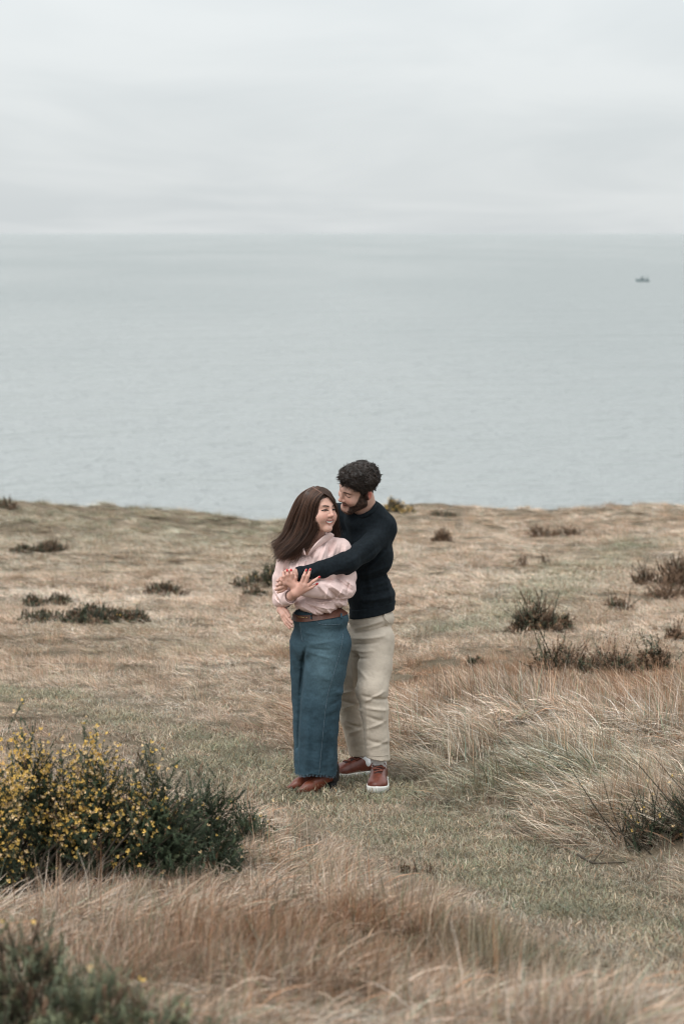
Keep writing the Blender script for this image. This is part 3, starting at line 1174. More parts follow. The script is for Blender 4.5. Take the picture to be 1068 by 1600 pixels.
def scatter(name, label, n_pts, y0, y1, dens_pow, seed, path_only=False):
    rng = np.random.default_rng(seed)
    # more points near the viewer
    u = rng.random(n_pts)
    pw = dens_pow
    y = (y0 ** pw + u * (y1 ** pw - y0 ** pw)) ** (1 / pw)
    x = rng.uniform(-1, 1, n_pts) * (0.145 * y + 1.3)
    d, s = poly_dist(x, y, PATH)
    d = d + 0.10 * noise2(x, y, 2.2, 31, 2)
    d = d + 0.16 * smooth(13.8, 15.5, y)               # the track narrows beyond the couple
    td, _ = poly_dist(x, y, TRAIL)
    tw_ = np.exp(-(td / 0.55) ** 2) * 0.8
    edge = smooth(0.29, 0.56, d)                 # 0 on the path, 1 in the long grass
    edge = np.minimum(edge, 1 - tw_ * 0.75)
    keep = (y < crest_y(x) + 0.6)
    dice = rng.random(n_pts)
    on_turf = dice > edge
    keep &= ((dice > edge * 0.8) if path_only else ~on_turf)
    # bare and thin spots
    clump = noise2(x, y, 3.2, 41, 2)
    if not path_only:
        keep &= rng.random(n_pts) < np.where(y > 15.5, 0.9 + 0.3 * clump, 0.76 + 0.6 * clump)
    x, y, d, s, tw_, clump, edge = [q[keep] for q in (x, y, d, s, tw_, clump, edge)]
    m = len(x)
    z = H(x, y)
    far = (s < 0)
    # colour
    n1 = noise2(x, y, 0.8, 51, 3)
    n2 = noise2(x, y, 3.0, 61, 2)
    c = lerp(np.repeat(STRAW[None], m, 0), PALE, smooth(0.0, 0.7, n1 + 0.5 * n2))
    c = lerp(c, TAN, smooth(0.1, 0.7, -n1 + 0.6 * n2) * 0.8)
    rust = (blob(x, y, 830, 1085, 1.1, 1.6) * 0.95 + blob(x, y, 1010, 1095, 1.0, 1.6) * 0.75 + blob(x, y, 660, 1075, 0.6, 1.0) * 0.6 + blob(x, y, 330, 1560, 0.9, 0.8) * 0.6
            + blob(x, y, 640, 1540, 0.8, 0.8) * 0.7 + blob(x, y, 560, 1385, 0.4, 0.5) * 0.6 + blob(x, y, 420, 1025, 1.0, 1.2) * 0.5 + blob(x, y, 120, 1035, 1.2, 1.2) * 0.3
            + blob(x, y, 480, 1290, 0.3, 0.4) * 0.3 + 0.35 * smooth(0.25, 0.8, noise2(x, y, 0.6, 71, 2)))
    c = lerp(c, RUST, np.clip(rust * (0.3 + 0.9 * rng.random(m)), 0, 1))
    grn = (np.exp(-((d - 0.25) / 0.22) ** 2) * 0.75 + tw_ + blob(x, y, 850, 1545, 0.35, 0.5) * 0.9 + blob(x, y, 60, 1095, 0.9, 0.9) * 0.25 + blob(x, y, 760, 1240, 0.7, 0.8) * 0.55
           + blob(x, y, 950, 1390, 0.4, 0.6) * 0.4 + blob(x, y, 240, 1010, 1.0, 1.0) * 0.3
           + smooth(30, 43, y) * smooth(2.5, -1.5, x) * 0.75 + 0.18 * smooth(0.1, 0.7, noise2(x, y, 1.3, 81, 2)) + 0.5 * smooth(0.35, 0.8, noise2(x, y, 0.45, 83, 2)))
    c = lerp(c, lerp(np.repeat(GRN[None], m, 0), GGR, rng.random(m)), np.clip(grn * (0.3 + 1.0 * rng.random(m)), 0, 1))
    if path_only:
        pt = noise2(x, y, 2.2, 91, 3)
        c0 = c
        c = lerp(np.repeat(np.array([[0.29, 0.265, 0.178]]), m, 0), np.array([0.50, 0.40, 0.30]), smooth(-0.35, 0.55, pt + 0.5 * rng.normal(0, 0.6, m)))
    if path_only:
        c = lerp(c, c0 * 0.8, smooth(0.3, 0.7, edge))
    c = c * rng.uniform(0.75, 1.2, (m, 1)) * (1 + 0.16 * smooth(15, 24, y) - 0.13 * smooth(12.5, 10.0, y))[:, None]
    # direction the blades lie in (angle of lean)
    ax = np.full(m, -0.55)
    ay = np.full(m, -0.6)
    bank = far & (x > -0.3) & (y < 16.5)
    ax = np.where(bank, -0.75, ax)
    ay = np.where(bank, -0.55, ay)
    mound = (~far) & (y < 12.6)
    ax = np.where(mound, 0.48, ax)
    ay = np.where(mound, -0.80, ay)
    ang = np.arctan2(ay, ax) + 0.9 * noise2(x, y, 1.1, 101, 2) + rng.normal(0, 0.38, m)
    # kind
    idx = np.empty(m, int)
    r = rng.random(m)
    up = np.clip(rust * 0.8, 0, 0.8)
    pick_rise = r < 0.10 + 0.55 * up
    pick_stem = (r > 0.93 - 0.10 * up)
    pick_mat = (~pick_rise) & (~pick_stem) & (rng.random(m) < 0.36)
    for kk, msk in (('long', np.ones(m, bool)), ('rise', pick_rise), ('stem', pick_stem), ('mat', pick_mat)):
        ch = np.array(KI[kk])[rng.integers(0, len(KI[kk]), m)]
        idx = np.where(msk, ch, idx)
    hgt = rng.uniform(0.6, 1.1, m) * (0.82 + np.where(y > 15.5, 0.25, 0.55) * clump)
    hgt = hgt * (0.26 + 0.74 * np.where((~far) & (y < 12.6), smooth(0.3, 1.25, d), smooth(0.3, 0.85, d)))
    hgt = hgt * np.where(bank, 1.05, np.where(mound, 0.82, 0.52))
    for (bx_, by_, rx_, ry_, k_) in THIN:                # grass stays low under and before the bushes
        hgt = hgt * (1 - k_ * np.exp(-(((x - bx_) / rx_) ** 2 + ((y - by_) / ry_) ** 2)))
    if path_only:
        idx = np.array(KI['turf'])[rng.integers(0, 3, m)]
        hgt = rng.uniform(0.45, 1.0, m) * (1 + 0.5 * np.exp(-(np.hypot(x - 0.05, y - YC - 0.1) / 0.6) ** 2))
        ang = rng.uniform(0, 6.28, m)
    wide = 1.0 + smooth(15, 30, y) * 0.9
    rot = np.column_stack([rng.normal(0, 0.10, m), rng.normal(0, 0.10, m), ang])
    scl = np.column_stack([hgt * wide, hgt * wide, hgt])
    me = bpy.data.meshes.new(name)
    me.vertices.add(m)
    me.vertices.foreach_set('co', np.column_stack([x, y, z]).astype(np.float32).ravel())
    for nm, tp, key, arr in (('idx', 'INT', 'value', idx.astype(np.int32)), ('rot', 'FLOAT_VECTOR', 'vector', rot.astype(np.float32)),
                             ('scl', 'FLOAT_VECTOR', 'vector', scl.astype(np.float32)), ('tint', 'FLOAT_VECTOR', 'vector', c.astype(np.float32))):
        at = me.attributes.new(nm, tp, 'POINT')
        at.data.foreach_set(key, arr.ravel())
    me.materials.append(gmat)
    o = bpy.data.objects.new(name, me)
    COL.objects.link(o)
    tag(o, label, 'grass', kind='stuff')
    md = o.modifiers.new('scatter', 'NODES')
    md.node_group = SCATTER
    return o


ng = bpy.data.node_groups.new('scatter', 'GeometryNodeTree')
ng.interface.new_socket('Geometry', in_out='INPUT', socket_type='NodeSocketGeometry')
ng.interface.new_socket('Geometry', in_out='OUTPUT', socket_type='NodeSocketGeometry')
gi = ng.nodes.new('NodeGroupInput')
go = ng.nodes.new('NodeGroupOutput')
ci = ng.nodes.new('GeometryNodeCollectionInfo')
ci.inputs['Collection'].default_value = tcol
ci.inputs['Separate Children'].default_value = True
ci.inputs['Reset Children'].default_value = True
ip = ng.nodes.new('GeometryNodeInstanceOnPoints')
ip.inputs['Pick Instance'].default_value = True
for nm, tp, sk in (('idx', 'INT', 'Instance Index'), ('rot', 'FLOAT_VECTOR', 'Rotation'), ('scl', 'FLOAT_VECTOR', 'Scale')):
    na = ng.nodes.new('GeometryNodeInputNamedAttribute')
    na.data_type = tp
    na.inputs['Name'].default_value = nm
    ng.links.new(na.outputs['Attribute'], ip.inputs[sk])
ng.links.new(gi.outputs[0], ip.inputs['Points'])
ng.links.new(ci.outputs[0], ip.inputs['Instance'])
ng.links.new(ip.outputs[0], go.inputs[0])
SCATTER = ng
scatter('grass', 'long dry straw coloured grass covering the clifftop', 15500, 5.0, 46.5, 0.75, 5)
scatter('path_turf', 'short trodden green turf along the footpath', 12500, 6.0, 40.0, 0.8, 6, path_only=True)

# ------------------------------------------------------------------ people: shared
m_skin = mat_col('skin', 0.5, noise=0.06, nscale=55.0, bump=0.05, bscale=500.0, spec=0.35, sss=0.12)
m_hair = mat_col('hair', 0.48, noise=0.2, nscale=20.0, spec=0.35)
m_nail = mat_plain('red_nail_varnish', (0.50, 0.012, 0.025), 0.25)
m_nail2 = mat_plain('bare_nail', (0.62, 0.38, 0.33), 0.35)


def head_R(yaw, pitch, roll):
    y, p, r = map(math.radians, (yaw, pitch, roll))
    f = np.array([math.sin(y) * math.cos(p), -math.cos(y) * math.cos(p), math.sin(p)])
    rt = np.cross(f, [0, 0, 1.0])
    rt /= np.linalg.norm(rt)
    up = np.cross(rt, f)
    c, s = math.cos(r), math.sin(r)
    return np.stack([c * rt + s * up, f, -s * rt + c * up], 1).astype(np.float32)


class Head:
    """a head in its own frame: x its right, y forward, z up, origin between the ears"""

    def __init__(self, centre, R, s, kind):
        self.c, self.R, self.s, self.kind = np.asarray(centre, np.float32), R, s, kind
        S = Shape()
        fm = kind == 'woman'
        S.u(p_ell((0, -0.012, 0.045), (0.074, 0.097, 0.083)), 0.0)
        S.u(p_ell((0, 0.034, -0.022), (0.064 if fm else 0.061, 0.060, 0.080)), 0.03)
        if fm:
            S.u(p_ell((0.034, 0.036, -0.055), (0.030, 0.038, 0.034)), 0.03)
        S.u(p_cone((0.046, 0.0, -0.058), (0.012, 0.066, -0.098), 0.020, 0.017), 0.025)      # jaw
        S.u(p_ell((0, 0.074, -0.099), (0.019, 0.017, 0.017)), 0.02)                           # chin
        S.u(p_ell((0.038, 0.062, -0.028), (0.026, 0.024, 0.024)), 0.025)                      # cheek
        S.u(p_cone((0.0, 0.083, 0.030), (0.036, 0.072, 0.031), 0.011, 0.011), 0.018)          # brow
        S.sub(p_ell((0.031, 0.098, 0.008), (0.017, 0.015, 0.012)), 0.012)                     # socket
        S.u(p_ell((0.031, 0.073, 0.009), (0.016, 0.015, 0.013)), 0.006)                       # lids
        nz = 0.006 if fm else 0.0
        S.u(p_cone((0, 0.088, 0.022), (0, 0.106, -0.024 + nz), 0.007, 0.0105), 0.012)              # nose
        S.u(p_ell((0.0, 0.108, -0.027 + nz), (0.0085 if fm else 0.011, 0.010, 0.008)), 0.008)
        S.u(p_ell((0.0095 if fm else 0.012, 0.098, -0.031 + nz), (0.007 if fm else 0.008, 0.009, 0.007)), 0.008)
        if fm:                                                                                 # open smile
            S.u(p_cone((0, 0.090, -0.0505), (0.022, 0.080, -0.0465), 0.0055, 0.003), 0.008)
            S.u(p_cone((0, 0.088, -0.0685), (0.020, 0.079, -0.0585), 0.0065, 0.003), 0.008)
            S.sub(p_ell((0, 0.097, -0.0585), (0.021, 0.011, 0.0045)), 0.003)
            S.u(p_ell((0, 0.079, -0.0575), (0.021, 0.009, 0.005)), 0.0015)
            S.u(p_ell((0.034, 0.066, -0.036), (0.017, 0.017, 0.016)), 0.02)
        else:
            S.u(p_cone((0, 0.091, -0.055), (0.022, 0.080, -0.055), 0.0055, 0.003), 0.008)
            S.u(p_cone((0, 0.089, -0.069), (0.019, 0.080, -0.064), 0.0065, 0.003), 0.008)
            S.u(p_ell((0, 0.072, -0.098), (0.030, 0.022, 0.020)), 0.02)                       # beard mass
            S.u(p_cone((0.050, 0.005, -0.052), (0.018, 0.062, -0.098), 0.021, 0.019), 0.02)
        S.u(p_ell((0.076, -0.014, -0.004), (0.011, 0.020, 0.031)), 0.006)                     # ear
        S.sub(p_ell((0.088, -0.010, 0.002), (0.009, 0.011, 0.017)), 0.005)
        S.u(p_cone((0, -0.025, -0.04), (0, -0.045, -0.12), 0.055, 0.052), 0.03)
        self.S = S

    def loc(self, P):
        return ((np.asarray(P, np.float32) - self.c) @ self.R) / self.s

    def world(self, q):
        return self.c + (np.asarray(q, np.float32) * self.s) @ self.R.T

    def prim(self):
        def f(P):
            q = self.loc(P)
            q[:, 0] = np.abs(q[:, 0])
            d = self.S(q) * self.s
            if self.kind == 'man':                                      # beard roughness
                d = d - 0.0022 * self.beard(q) * (0.5 + vnoise(q, 160.0, 5))
            return d
        return f, self.c, 0.20 * self.s

    def beard(self, q):
        x, y, z = np.abs(q[:, 0]), q[:, 1], q[:, 2]
        line = 0.034 - (y - 0.010) * 1.45                                   # cheek line from sideburn to mouth
        jaw = -0.086 - (y - 0.0) * 0.40                                     # lower edge, just under the jaw bone
        b = smooth(0.010, -0.008, z - line) * smooth(-0.016, -0.006, y) * smooth(-0.012, 0.006, z - jaw) * smooth(0.022, 0.036, x)
        chin = smooth(-0.090, -0.102, z) * smooth(0.010, 0.03, y) * smooth(-0.012, 0.0, z - jaw + 0.008) * 0.9
        mous = smooth(0.036, 0.030, x) * smooth(0.0035, -0.0015, np.abs(z + 0.0455) - 0.0065) * smooth(0.07, 0.08, y) * 0.72
        return np.clip(np.maximum(np.maximum(b, chin), mous), 0, 1)

    def colour(self, P, skin):
        q = self.loc(P)
        xs, x, y, z = q[:, 0], np.abs(q[:, 0]), q[:, 1], q[:, 2]
        fm = self.kind == 'woman'
        c = np.repeat(np.asarray(skin, float)[None], len(q), 0)
        fr = smooth(0.02, 0.05, y)

        def put(mask, col):
            nonlocal c
            mask = np.clip(mask, 0, 1)[:, None]
            c = c * (1 - mask) + np.asarray(col, float) * mask
        put(np.exp(-(((x - 0.040) / 0.020) ** 2 + ((z + 0.026) / 0.018) ** 2)) * fr * 0.5, np.array(skin) * np.array([1.08, 0.80, 0.76]))
        put(np.exp(-((x / 0.014) ** 2 + ((z + 0.026) / 0.014) ** 2)) * smooth(0.095, 0.105, y) * 0.45, np.array(skin) * np.array([1.08, 0.78, 0.74]))
        put(smooth(0.064, 0.074, x) * smooth(0.04, 0.0, y) * smooth(0.05, 0.02, np.abs(z)) * 0.7, np.array(skin) * np.array([1.15, 0.50, 0.48]))   # ear
        # brows
        bz = (0.0280 if fm else 0.0215) + 0.0045 * np.sin(np.clip((x - 0.012) / 0.035, 0, 1) * 2.4)
        put((smooth(0.0056, 0.0030, np.abs(z - bz)) if fm else smooth(0.0060, 0.0030, np.abs(z - bz))) * smooth(0.009, 0.014, x) * smooth(0.054, 0.040, x) * fr * 0.95, (0.045, 0.026, 0.018))
        ez = 0.0085
        if fm:
            lid = ez - 0.0015 + 0.0030 * (1 - ((x - 0.031) / 0.016) ** 2)
            put(smooth(0.0060, 0.0040, np.abs(z - lid) + 0.0022 * (np.abs(x - 0.031) / 0.018) ** 2) * smooth(0.0210, 0.0175, np.abs(x - 0.031)) * fr, (0.014, 0.009, 0.008))
            put(smooth(0.0016, 0.0008, np.abs(z - lid + 0.0020)) * smooth(0.003, 0.0015, np.abs(np.abs(x - 0.031) - 0.0085)) * fr * 0.6, (0.40, 0.36, 0.34))
            put(np.exp(-(((x - 0.031) / 0.018) ** 2 + ((z - 0.018) / 0.006) ** 2)) * fr * 0.30, (0.28, 0.15, 0.11))
            # smile: teeth between the lips
            mz = -0.0590 + 8.5 * x * x
            mw = smooth(0.0285, 0.0265, x) * fr
            put(smooth(0.0125, 0.0100, np.abs(z - mz)) * smooth(0.031, 0.026, x + 0.35 * np.abs(z - mz)) * fr * 0.9, (0.40, 0.125, 0.115))
            op = 0.0046 * np.sqrt(np.clip(1 - (x / 0.026) ** 2, 0, 1)) + 0.0004
            put(smooth(0.0012, -0.0004, np.abs(z - mz) - op) * mw, (0.62, 0.575, 0.54))
            put(smooth(0.003, 0.001, np.abs(z - mz)) * smooth(0.0225, 0.025, x) * smooth(0.031, 0.028, x) * fr, (0.12, 0.04, 0.035))
            put(smooth(0.004, 0.0015, np.abs(np.hypot(x - 0.012, (z + 0.0365) * 1.5) - 0.0)) * fr * 0.8, (0.25, 0.09, 0.07))
        else:
            lid = ez - 0.004 - 0.0018 * (1 - ((x - 0.031) / 0.016) ** 2)
            put(smooth(0.0032, 0.0014, np.abs(z - lid)) * smooth(0.0165, 0.0130, np.abs(x - 0.031)) * fr * 0.85, (0.030, 0.018, 0.015))
            put(np.exp(-(((x - 0.026) / 0.018) ** 2 + ((z - 0.015) / 0.008) ** 2)) * fr * 0.45, (0.22, 0.11, 0.085))  # shadow between brow and lid, put into the skin colour
            mz = -0.0625 + 5.0 * x * x
            put(smooth(0.0095, 0.0070, np.abs(z - mz)) * smooth(0.029, 0.023, x) * fr * 0.8, (0.42, 0.16, 0.14))
            put(smooth(0.0030, 0.0012, np.abs(z - mz)) * smooth(0.034, 0.031, x) * fr, (0.05, 0.018, 0.016))
            put(np.exp(-(((x - 0.033) / 0.004) ** 2 + ((z + 0.056) / 0.006) ** 2)) * fr * 0.7, (0.06, 0.025, 0.02))
            put(smooth(0.004, 0.0015, np.hypot(x - 0.012, (z + 0.0365) * 1.5)) * fr * 0.7, (0.20, 0.08, 0.06))
            be = self.beard(q)
            put(be * (0.95 + 0.05 * vnoise(q, 140.0, 8)), (0.026, 0.015, 0.011))
            put(smooth(-0.070, -0.078, z) * smooth(-0.105, -0.092, z) * smooth(0.03, 0.02, x) * fr * 0.35, (0.20, 0.10, 0.065))
        return c


def fingers(S, lst):
    """chains of (px,py,d,r): knuckle to tip"""
    for ch in lst:
        for a, b_ in zip(ch[:-1], ch[1:]):
            S.u(p_cone(W(*a[:3]), W(*b_[:3]), a[3], b_[3]), 0.004)


def nail_mesh(tips, f, r=0.0062):
    """small oval plates lying on the finger ends: (tip px, from px) pairs"""
    out = []
    for (tx, ty), (fx, fy) in tips:
        c = march(f, tx, ty)
        nrm = grad(f, c, 0.003)
        c2 = march(f, fx, fy)
        ax = c - c2
        ax -= nrm * (ax @ nrm)
        ax /= np.linalg.norm(ax) + 1e-9
        sd = np.cross(nrm, ax)
        V, F = [], []
        V.append(c + nrm * 0.0022)
        for k in range(10):
            a = 2 * math.pi * k / 10
            V.append(c + ax * r * 1.35 * math.cos(a) + sd * r * 0.85 * math.sin(a) + nrm * (0.0012 - 0.0020 * math.sin(a) ** 2))
        for k in range(10):
            V.append(c + ax * r * 1.35 * math.cos(2 * math.pi * k / 10) + sd * r * 0.85 * math.sin(2 * math.pi * k / 10) - nrm * 0.003)
        F = [(0, 1 + k, 1 + (k + 1) % 10) for k in range(10)] + [(1 + k, 11 + k, 11 + (k + 1) % 10, 1 + (k + 1) % 10) for k in range(10)]
        out.append((np.array(V), F))
    return out


def yawR(deg):
    """columns: body's viewer-right axis, facing axis, up; facing deg to the viewer's left"""
    a = math.radians(deg)
    return np.array([[math.cos(a), -math.sin(a), 0], [-math.sin(a), -math.cos(a), 0], [0, 0, 1]], np.float32)


def build(name, f, lo, hi, h, mat, parent, col):
    V, F = mesh_sdf(f, lo, hi, h)
    c = col(V) if callable(col) else np.repeat(np.asarray(col, float)[None], len(V), 0)
    return add_mesh(name, V, F, mat, parent, cols=c), V, F


def bbox(pts, m):
    p = np.array(pts)
    return p.min(0) - m, p.max(0) + m


# ------------------------------------------------------------------ the woman
WB = yawR(26)
SKIN_W = (0.60, 0.36, 0.285)
hw = Head(W(499, 797.5, -0.06), head_R(41, 1, 2), 0.98, 'woman')
BW = Shape()
BW.u(hw.prim(), 0.0)
BW.u(p_cone(hw.world((0, -0.035, -0.07)), W(488, 856, 0.02), 0.049, 0.055), 0.03)
BW.u(p_ell(W(490, 887, 0.01), (0.12, 0.080, 0.12), WB), 0.05)
BW.u(p_cone(W(452, 876, 0.04), W(526, 862, -0.02), 0.034, 0.034), 0.04)
BW.u(p_ell(W(483, 860, -0.045), (0.042, 0.05, 0.036), WB), 0.03)
BW.u(p_ell(W(498, 945, 0.0), (0.115, 0.085, 0.11), WB), 0.05)
BW.u(p_ell(W(500, 990, 0.02), (0.12, 0.09, 0.09), WB), 0.05)
for a, b_, c_ in (((517, 1010, 0.0), (505, 1105, -0.01), (498, 1218, 0.02)), ((484, 1010, 0.06), (482, 1105, 0.14), (480, 1214, 0.15))):
    BW.u(p_cone(W(*a), W(*b_), 0.062, 0.050), 0.03)
    BW.u(p_cone(W(*b_), W(*c_), 0.050, 0.034), 0.02)
# arms
BW.u(p_cone(W(446, 880, 0.04), W(437, 936, 0.06), 0.038, 0.036), 0.02)
BW.u(p_cone(W(437, 936, 0.06), W(455, 931, -0.165), 0.036, 0.026), 0.01)
BW.u(p_cone(W(530, 866, -0.03), W(541, 917, -0.06), 0.032, 0.034), 0.02)
BW.u(p_cone(W(541, 917, -0.06), W(467, 919, -0.185), 0.036, 0.025), 0.01)
# hand on the man's sleeve
BW.u(p_cone(W(455, 931, -0.165), W(461, 926, -0.205), 0.025, 0.026), 0.01)
BW.u(p_cone(W(462, 925, -0.205), W(471, 912, -0.226), 0.024, 0.014), 0.012)
BW.u(p_cone(W(464, 927, -0.205), W(481, 919, -0.226), 0.022, 0.013), 0.012)
BW.u(p_cone(W(463, 925, -0.207), W(477, 914, -0.230), 0.022, 0.014), 0.012)
fingers(BW, [
    [(471, 911, -0.228, 0.0110), (474.5, 900, -0.236, 0.0092), (478.3, 890.5, -0.226, 0.0070)],
    [(476.5, 912.5, -0.230, 0.0112), (481, 900, -0.238, 0.0094), (484.7, 889.5, -0.226, 0.0070)],
    [(480, 916, -0.228, 0.0108), (489, 908.5, -0.238, 0.0090), (499, 901.5, -0.230, 0.0068)],
    [(480, 921, -0.224, 0.0100), (487, 917.5, -0.232, 0.0085), (495.5, 912, -0.228, 0.0064)],
])
# hand closed over the man's hand
BW.u(p_cone(W(467, 919, -0.185), W(460, 914, -0.198), 0.024, 0.024), 0.01)
BW.u(p_cone(W(461, 914, -0.198), W(451, 905, -0.212), 0.023, 0.014), 0.012)
BW.u(p_cone(W(460, 916, -0.196), W(446, 910, -0.208), 0.021, 0.013), 0.012)
fingers(BW, [
    [(455, 905, -0.212, 0.0108), (455.5, 897, -0.220, 0.0092), (454.6, 890, -0.212, 0.0070)],
    [(450.5, 906, -0.212, 0.0110), (449, 898, -0.222, 0.0094), (448.3, 890.5, -0.214, 0.0070)],
    [(446.5, 909, -0.209, 0.0106), (443.2, 901, -0.218, 0.0090), (442.2, 894.5, -0.210, 0.0068)],
    [(444.5, 913, -0.206, 0.0098), (439.5, 906.5, -0.212, 0.0082), (438.5, 902.5, -0.208, 0.0064)],
    [(460, 911, -0.205, 0.0115), (461.5, 903, -0.212, 0.0095), (459.5, 896.5, -0.210, 0.0075)],
])


def col_w(V):
    c = hw.colour(V, SKIN_W)
    far = np.linalg.norm(V - hw.c, axis=1) > 0.17
    c[far] = SKIN_W
    arm = far & (V[:, 1] < YC - 0.19)
    c[arm] = np.array(SKIN_W) * (1.0, 0.95, 0.95)
    return c


root_w = W(492, 1238, 0.03)
root_w[2] = H(root_w[0:1], root_w[1:2])[0]
V, F = mesh_sdf(BW, *bbox([W(420, 755, -0.3), W(560, 1240, 0.25)], 0.03), 0.0029)
V, F = refine(V, F, BW, hw.world((0, 0.075, -0.015)), 0.088)
woman = add_mesh('person', V, F, m_skin, loc=tuple(root_w), cols=col_w(V))
tag(woman, 'smiling woman in pale pink shirt and wide blue jeans, held from behind', 'person')
for Vn, Fn in nail_mesh([((478.2, 891), (476, 896)), ((484.6, 890), (483, 895)), ((498.6, 901.8), (494, 905)), ((495, 912.3), (491, 915)),
                         ((454.6, 890.8), (455, 896)), ((448.4, 891.2), (449, 896))], BW):
    add_mesh('fingernail', Vn, Fn, m_nail, woman)

# shirt
SH = Shape()
SH.u(p_ell(W(489, 892, 0.0), (0.158, 0.118, 0.135), WB), 0.0)
SH.u(p_cone(W(450, 872, 0.045), W(530, 855, -0.035), 0.048, 0.050), 0.05)
SH.u(p_cone(W(472, 858, 0.02), W(508, 846, 0.0), 0.050, 0.050), 0.04)
SH.u(p_ell(W(468, 900, -0.085), (0.055, 0.05, 0.055), WB), 0.05)
SH.u(p_ell(W(508, 893, -0.115), (0.058, 0.05, 0.055), WB), 0.05)
SH.u(p_ell(W(500, 936, 0.0), (0.162, 0.122, 0.070), WB), 0.05)
SH.u(p_ell(W(502, 950, -0.095), (0.055, 0.050, 0.036), WB), 0.03)
SH.u(p_ell(W(476, 946, -0.08), (0.060, 0.050, 0.034), WB), 0.03)
SH.u(p_cone(W(499, 945, 0.0), W(500, 985, 0.0), 0.09, 0.09), 0.02)
# sleeves: viewer-left arm, bent with the forearm coming forward
SH.u(p_cone(W(448, 876, 0.04), W(440, 905, 0.05), 0.056, 0.050), 0.03)
SH.u(p_cone(W(440, 905, 0.05), W(440, 936, 0.05), 0.050, 0.049), 0.02)
SH.u(p_cone(W(440, 937, 0.05), W(451, 934, -0.125), 0.047, 0.036), 0.02)
# viewer-right arm across the body, under the man's arm
SH.u(p_cone(W(532, 860, -0.035), W(541, 900, -0.045), 0.056, 0.054), 0.03)
SH.u(p_cone(W(541, 900, -0.045), W(541, 919, -0.06), 0.054, 0.052), 0.02)
SH.u(p_cone(W(541, 919, -0.07), W(505, 922, -0.15), 0.052, 0.047), 0.02)
SH.u(p_cone(W(505, 922, -0.15), W(476, 922, -0.178), 0.047, 0.038), 0.02)
SH.u(p_ell(W(499, 868, -0.085), (0.055, 0.045, 0.05), WB), 0.04)
# open neck
SH.sub(p_cyl(W(490, 846, -0.01), hw.world((0, -0.03, -0.08)) - W(490, 850, 0.0), 0.056, 0.0), 0.006)
SH.sub(p_cone(W(485, 845, -0.105), W(478.0, 867, -0.155), 0.028, 0.003), 0.006)
SH.post.append(folds2d([(x0, y0, x1, y1, w_ * 0.85, h_ * 1.5) for x0, y0, x1, y1, w_, h_ in [
    (466, 868, 462, 900, 3, 0.006), (455, 872, 452, 905, 3, 0.006), (443, 880, 437, 925, 2.5, 0.005), (432, 885, 431, 925, 2, -0.004), (447, 890, 444, 930, 3, -0.007),
    (428, 922, 445, 938, 3, 0.007), (430, 936, 446, 946, 2.5, 0.006), (428, 928, 440, 944, 2, -0.006),
    (478, 870, 473, 895, 2, 0.004), (481, 870, 477, 895, 1.6, -0.004), (495, 852, 487, 880, 3, 0.005), (510, 846, 500, 872, 3, 0.006), (505, 850, 494, 878, 2.5, -0.005),
    (519, 843, 511, 868, 3, -0.006), (526, 843, 520, 866, 3, 0.006), (534, 848, 530, 866, 2.5, -0.005), (540, 852, 538, 868, 3, 0.006),
    (500, 908, 520, 930, 3, 0.009), (508, 908, 530, 930, 2.5, -0.008), (516, 906, 541, 926, 3, 0.009), (528, 903, 549, 918, 2.5, -0.008), (538, 900, 551, 911, 2.5, 0.007),
    (492, 930, 540, 934, 2.5, -0.010), (495, 936, 545, 930, 2.5, 0.008), (480, 938, 520, 946, 2, 0.006), (470, 940, 498, 958, 2.5, 0.008), (478, 938, 508, 954, 2, -0.008),
    (462, 944, 482, 958, 2.2, -0.007), (505, 940, 520, 958, 2.5, 0.007), (520, 936, 532, 954, 2.5, -0.007), (530, 935, 543, 948, 3, 0.007), (512, 912, 508, 934, 2, 0.005), (535, 915, 525, 932, 2, 0.006), (546, 905, 540, 925, 2, -0.005)]]))
SH.post.append(lambda P: (-0.0050 * np.abs(vnoise(P * np.array([1.0, 1.0, 0.45], np.float32) + P[:, [2, 2, 0]] * np.array([0.5, 0.3, 0.2], np.float32), 24, 22)) + 0.002).astype(np.float32))
SH.post.append(lambda P: (0.0028 * vnoise(P * np.array([1, 1, 0.7], np.float32), 26, 2) + 0.0014 * vnoise(P, 60, 3)).astype(np.float32))
# the shirt is tucked in: it ends just under the belt
SH.cut(p_plane(W(500, 968, -0.05), (0, 0, -1)), 0.004)
m_shirt = mat_col('pink_cotton', 0.8, noise=0.05, nscale=30, bump=0.25, bscale=90.0, spec=0.2, sheen=0.1)
PINK = np.array([0.735, 0.555, 0.525])
shirt, SV, SF = build('shirt', SH, *bbox([W(420, 835, -0.27), W(560, 970, 0.2)], 0.03), 0.0036, m_shirt, woman, PINK)


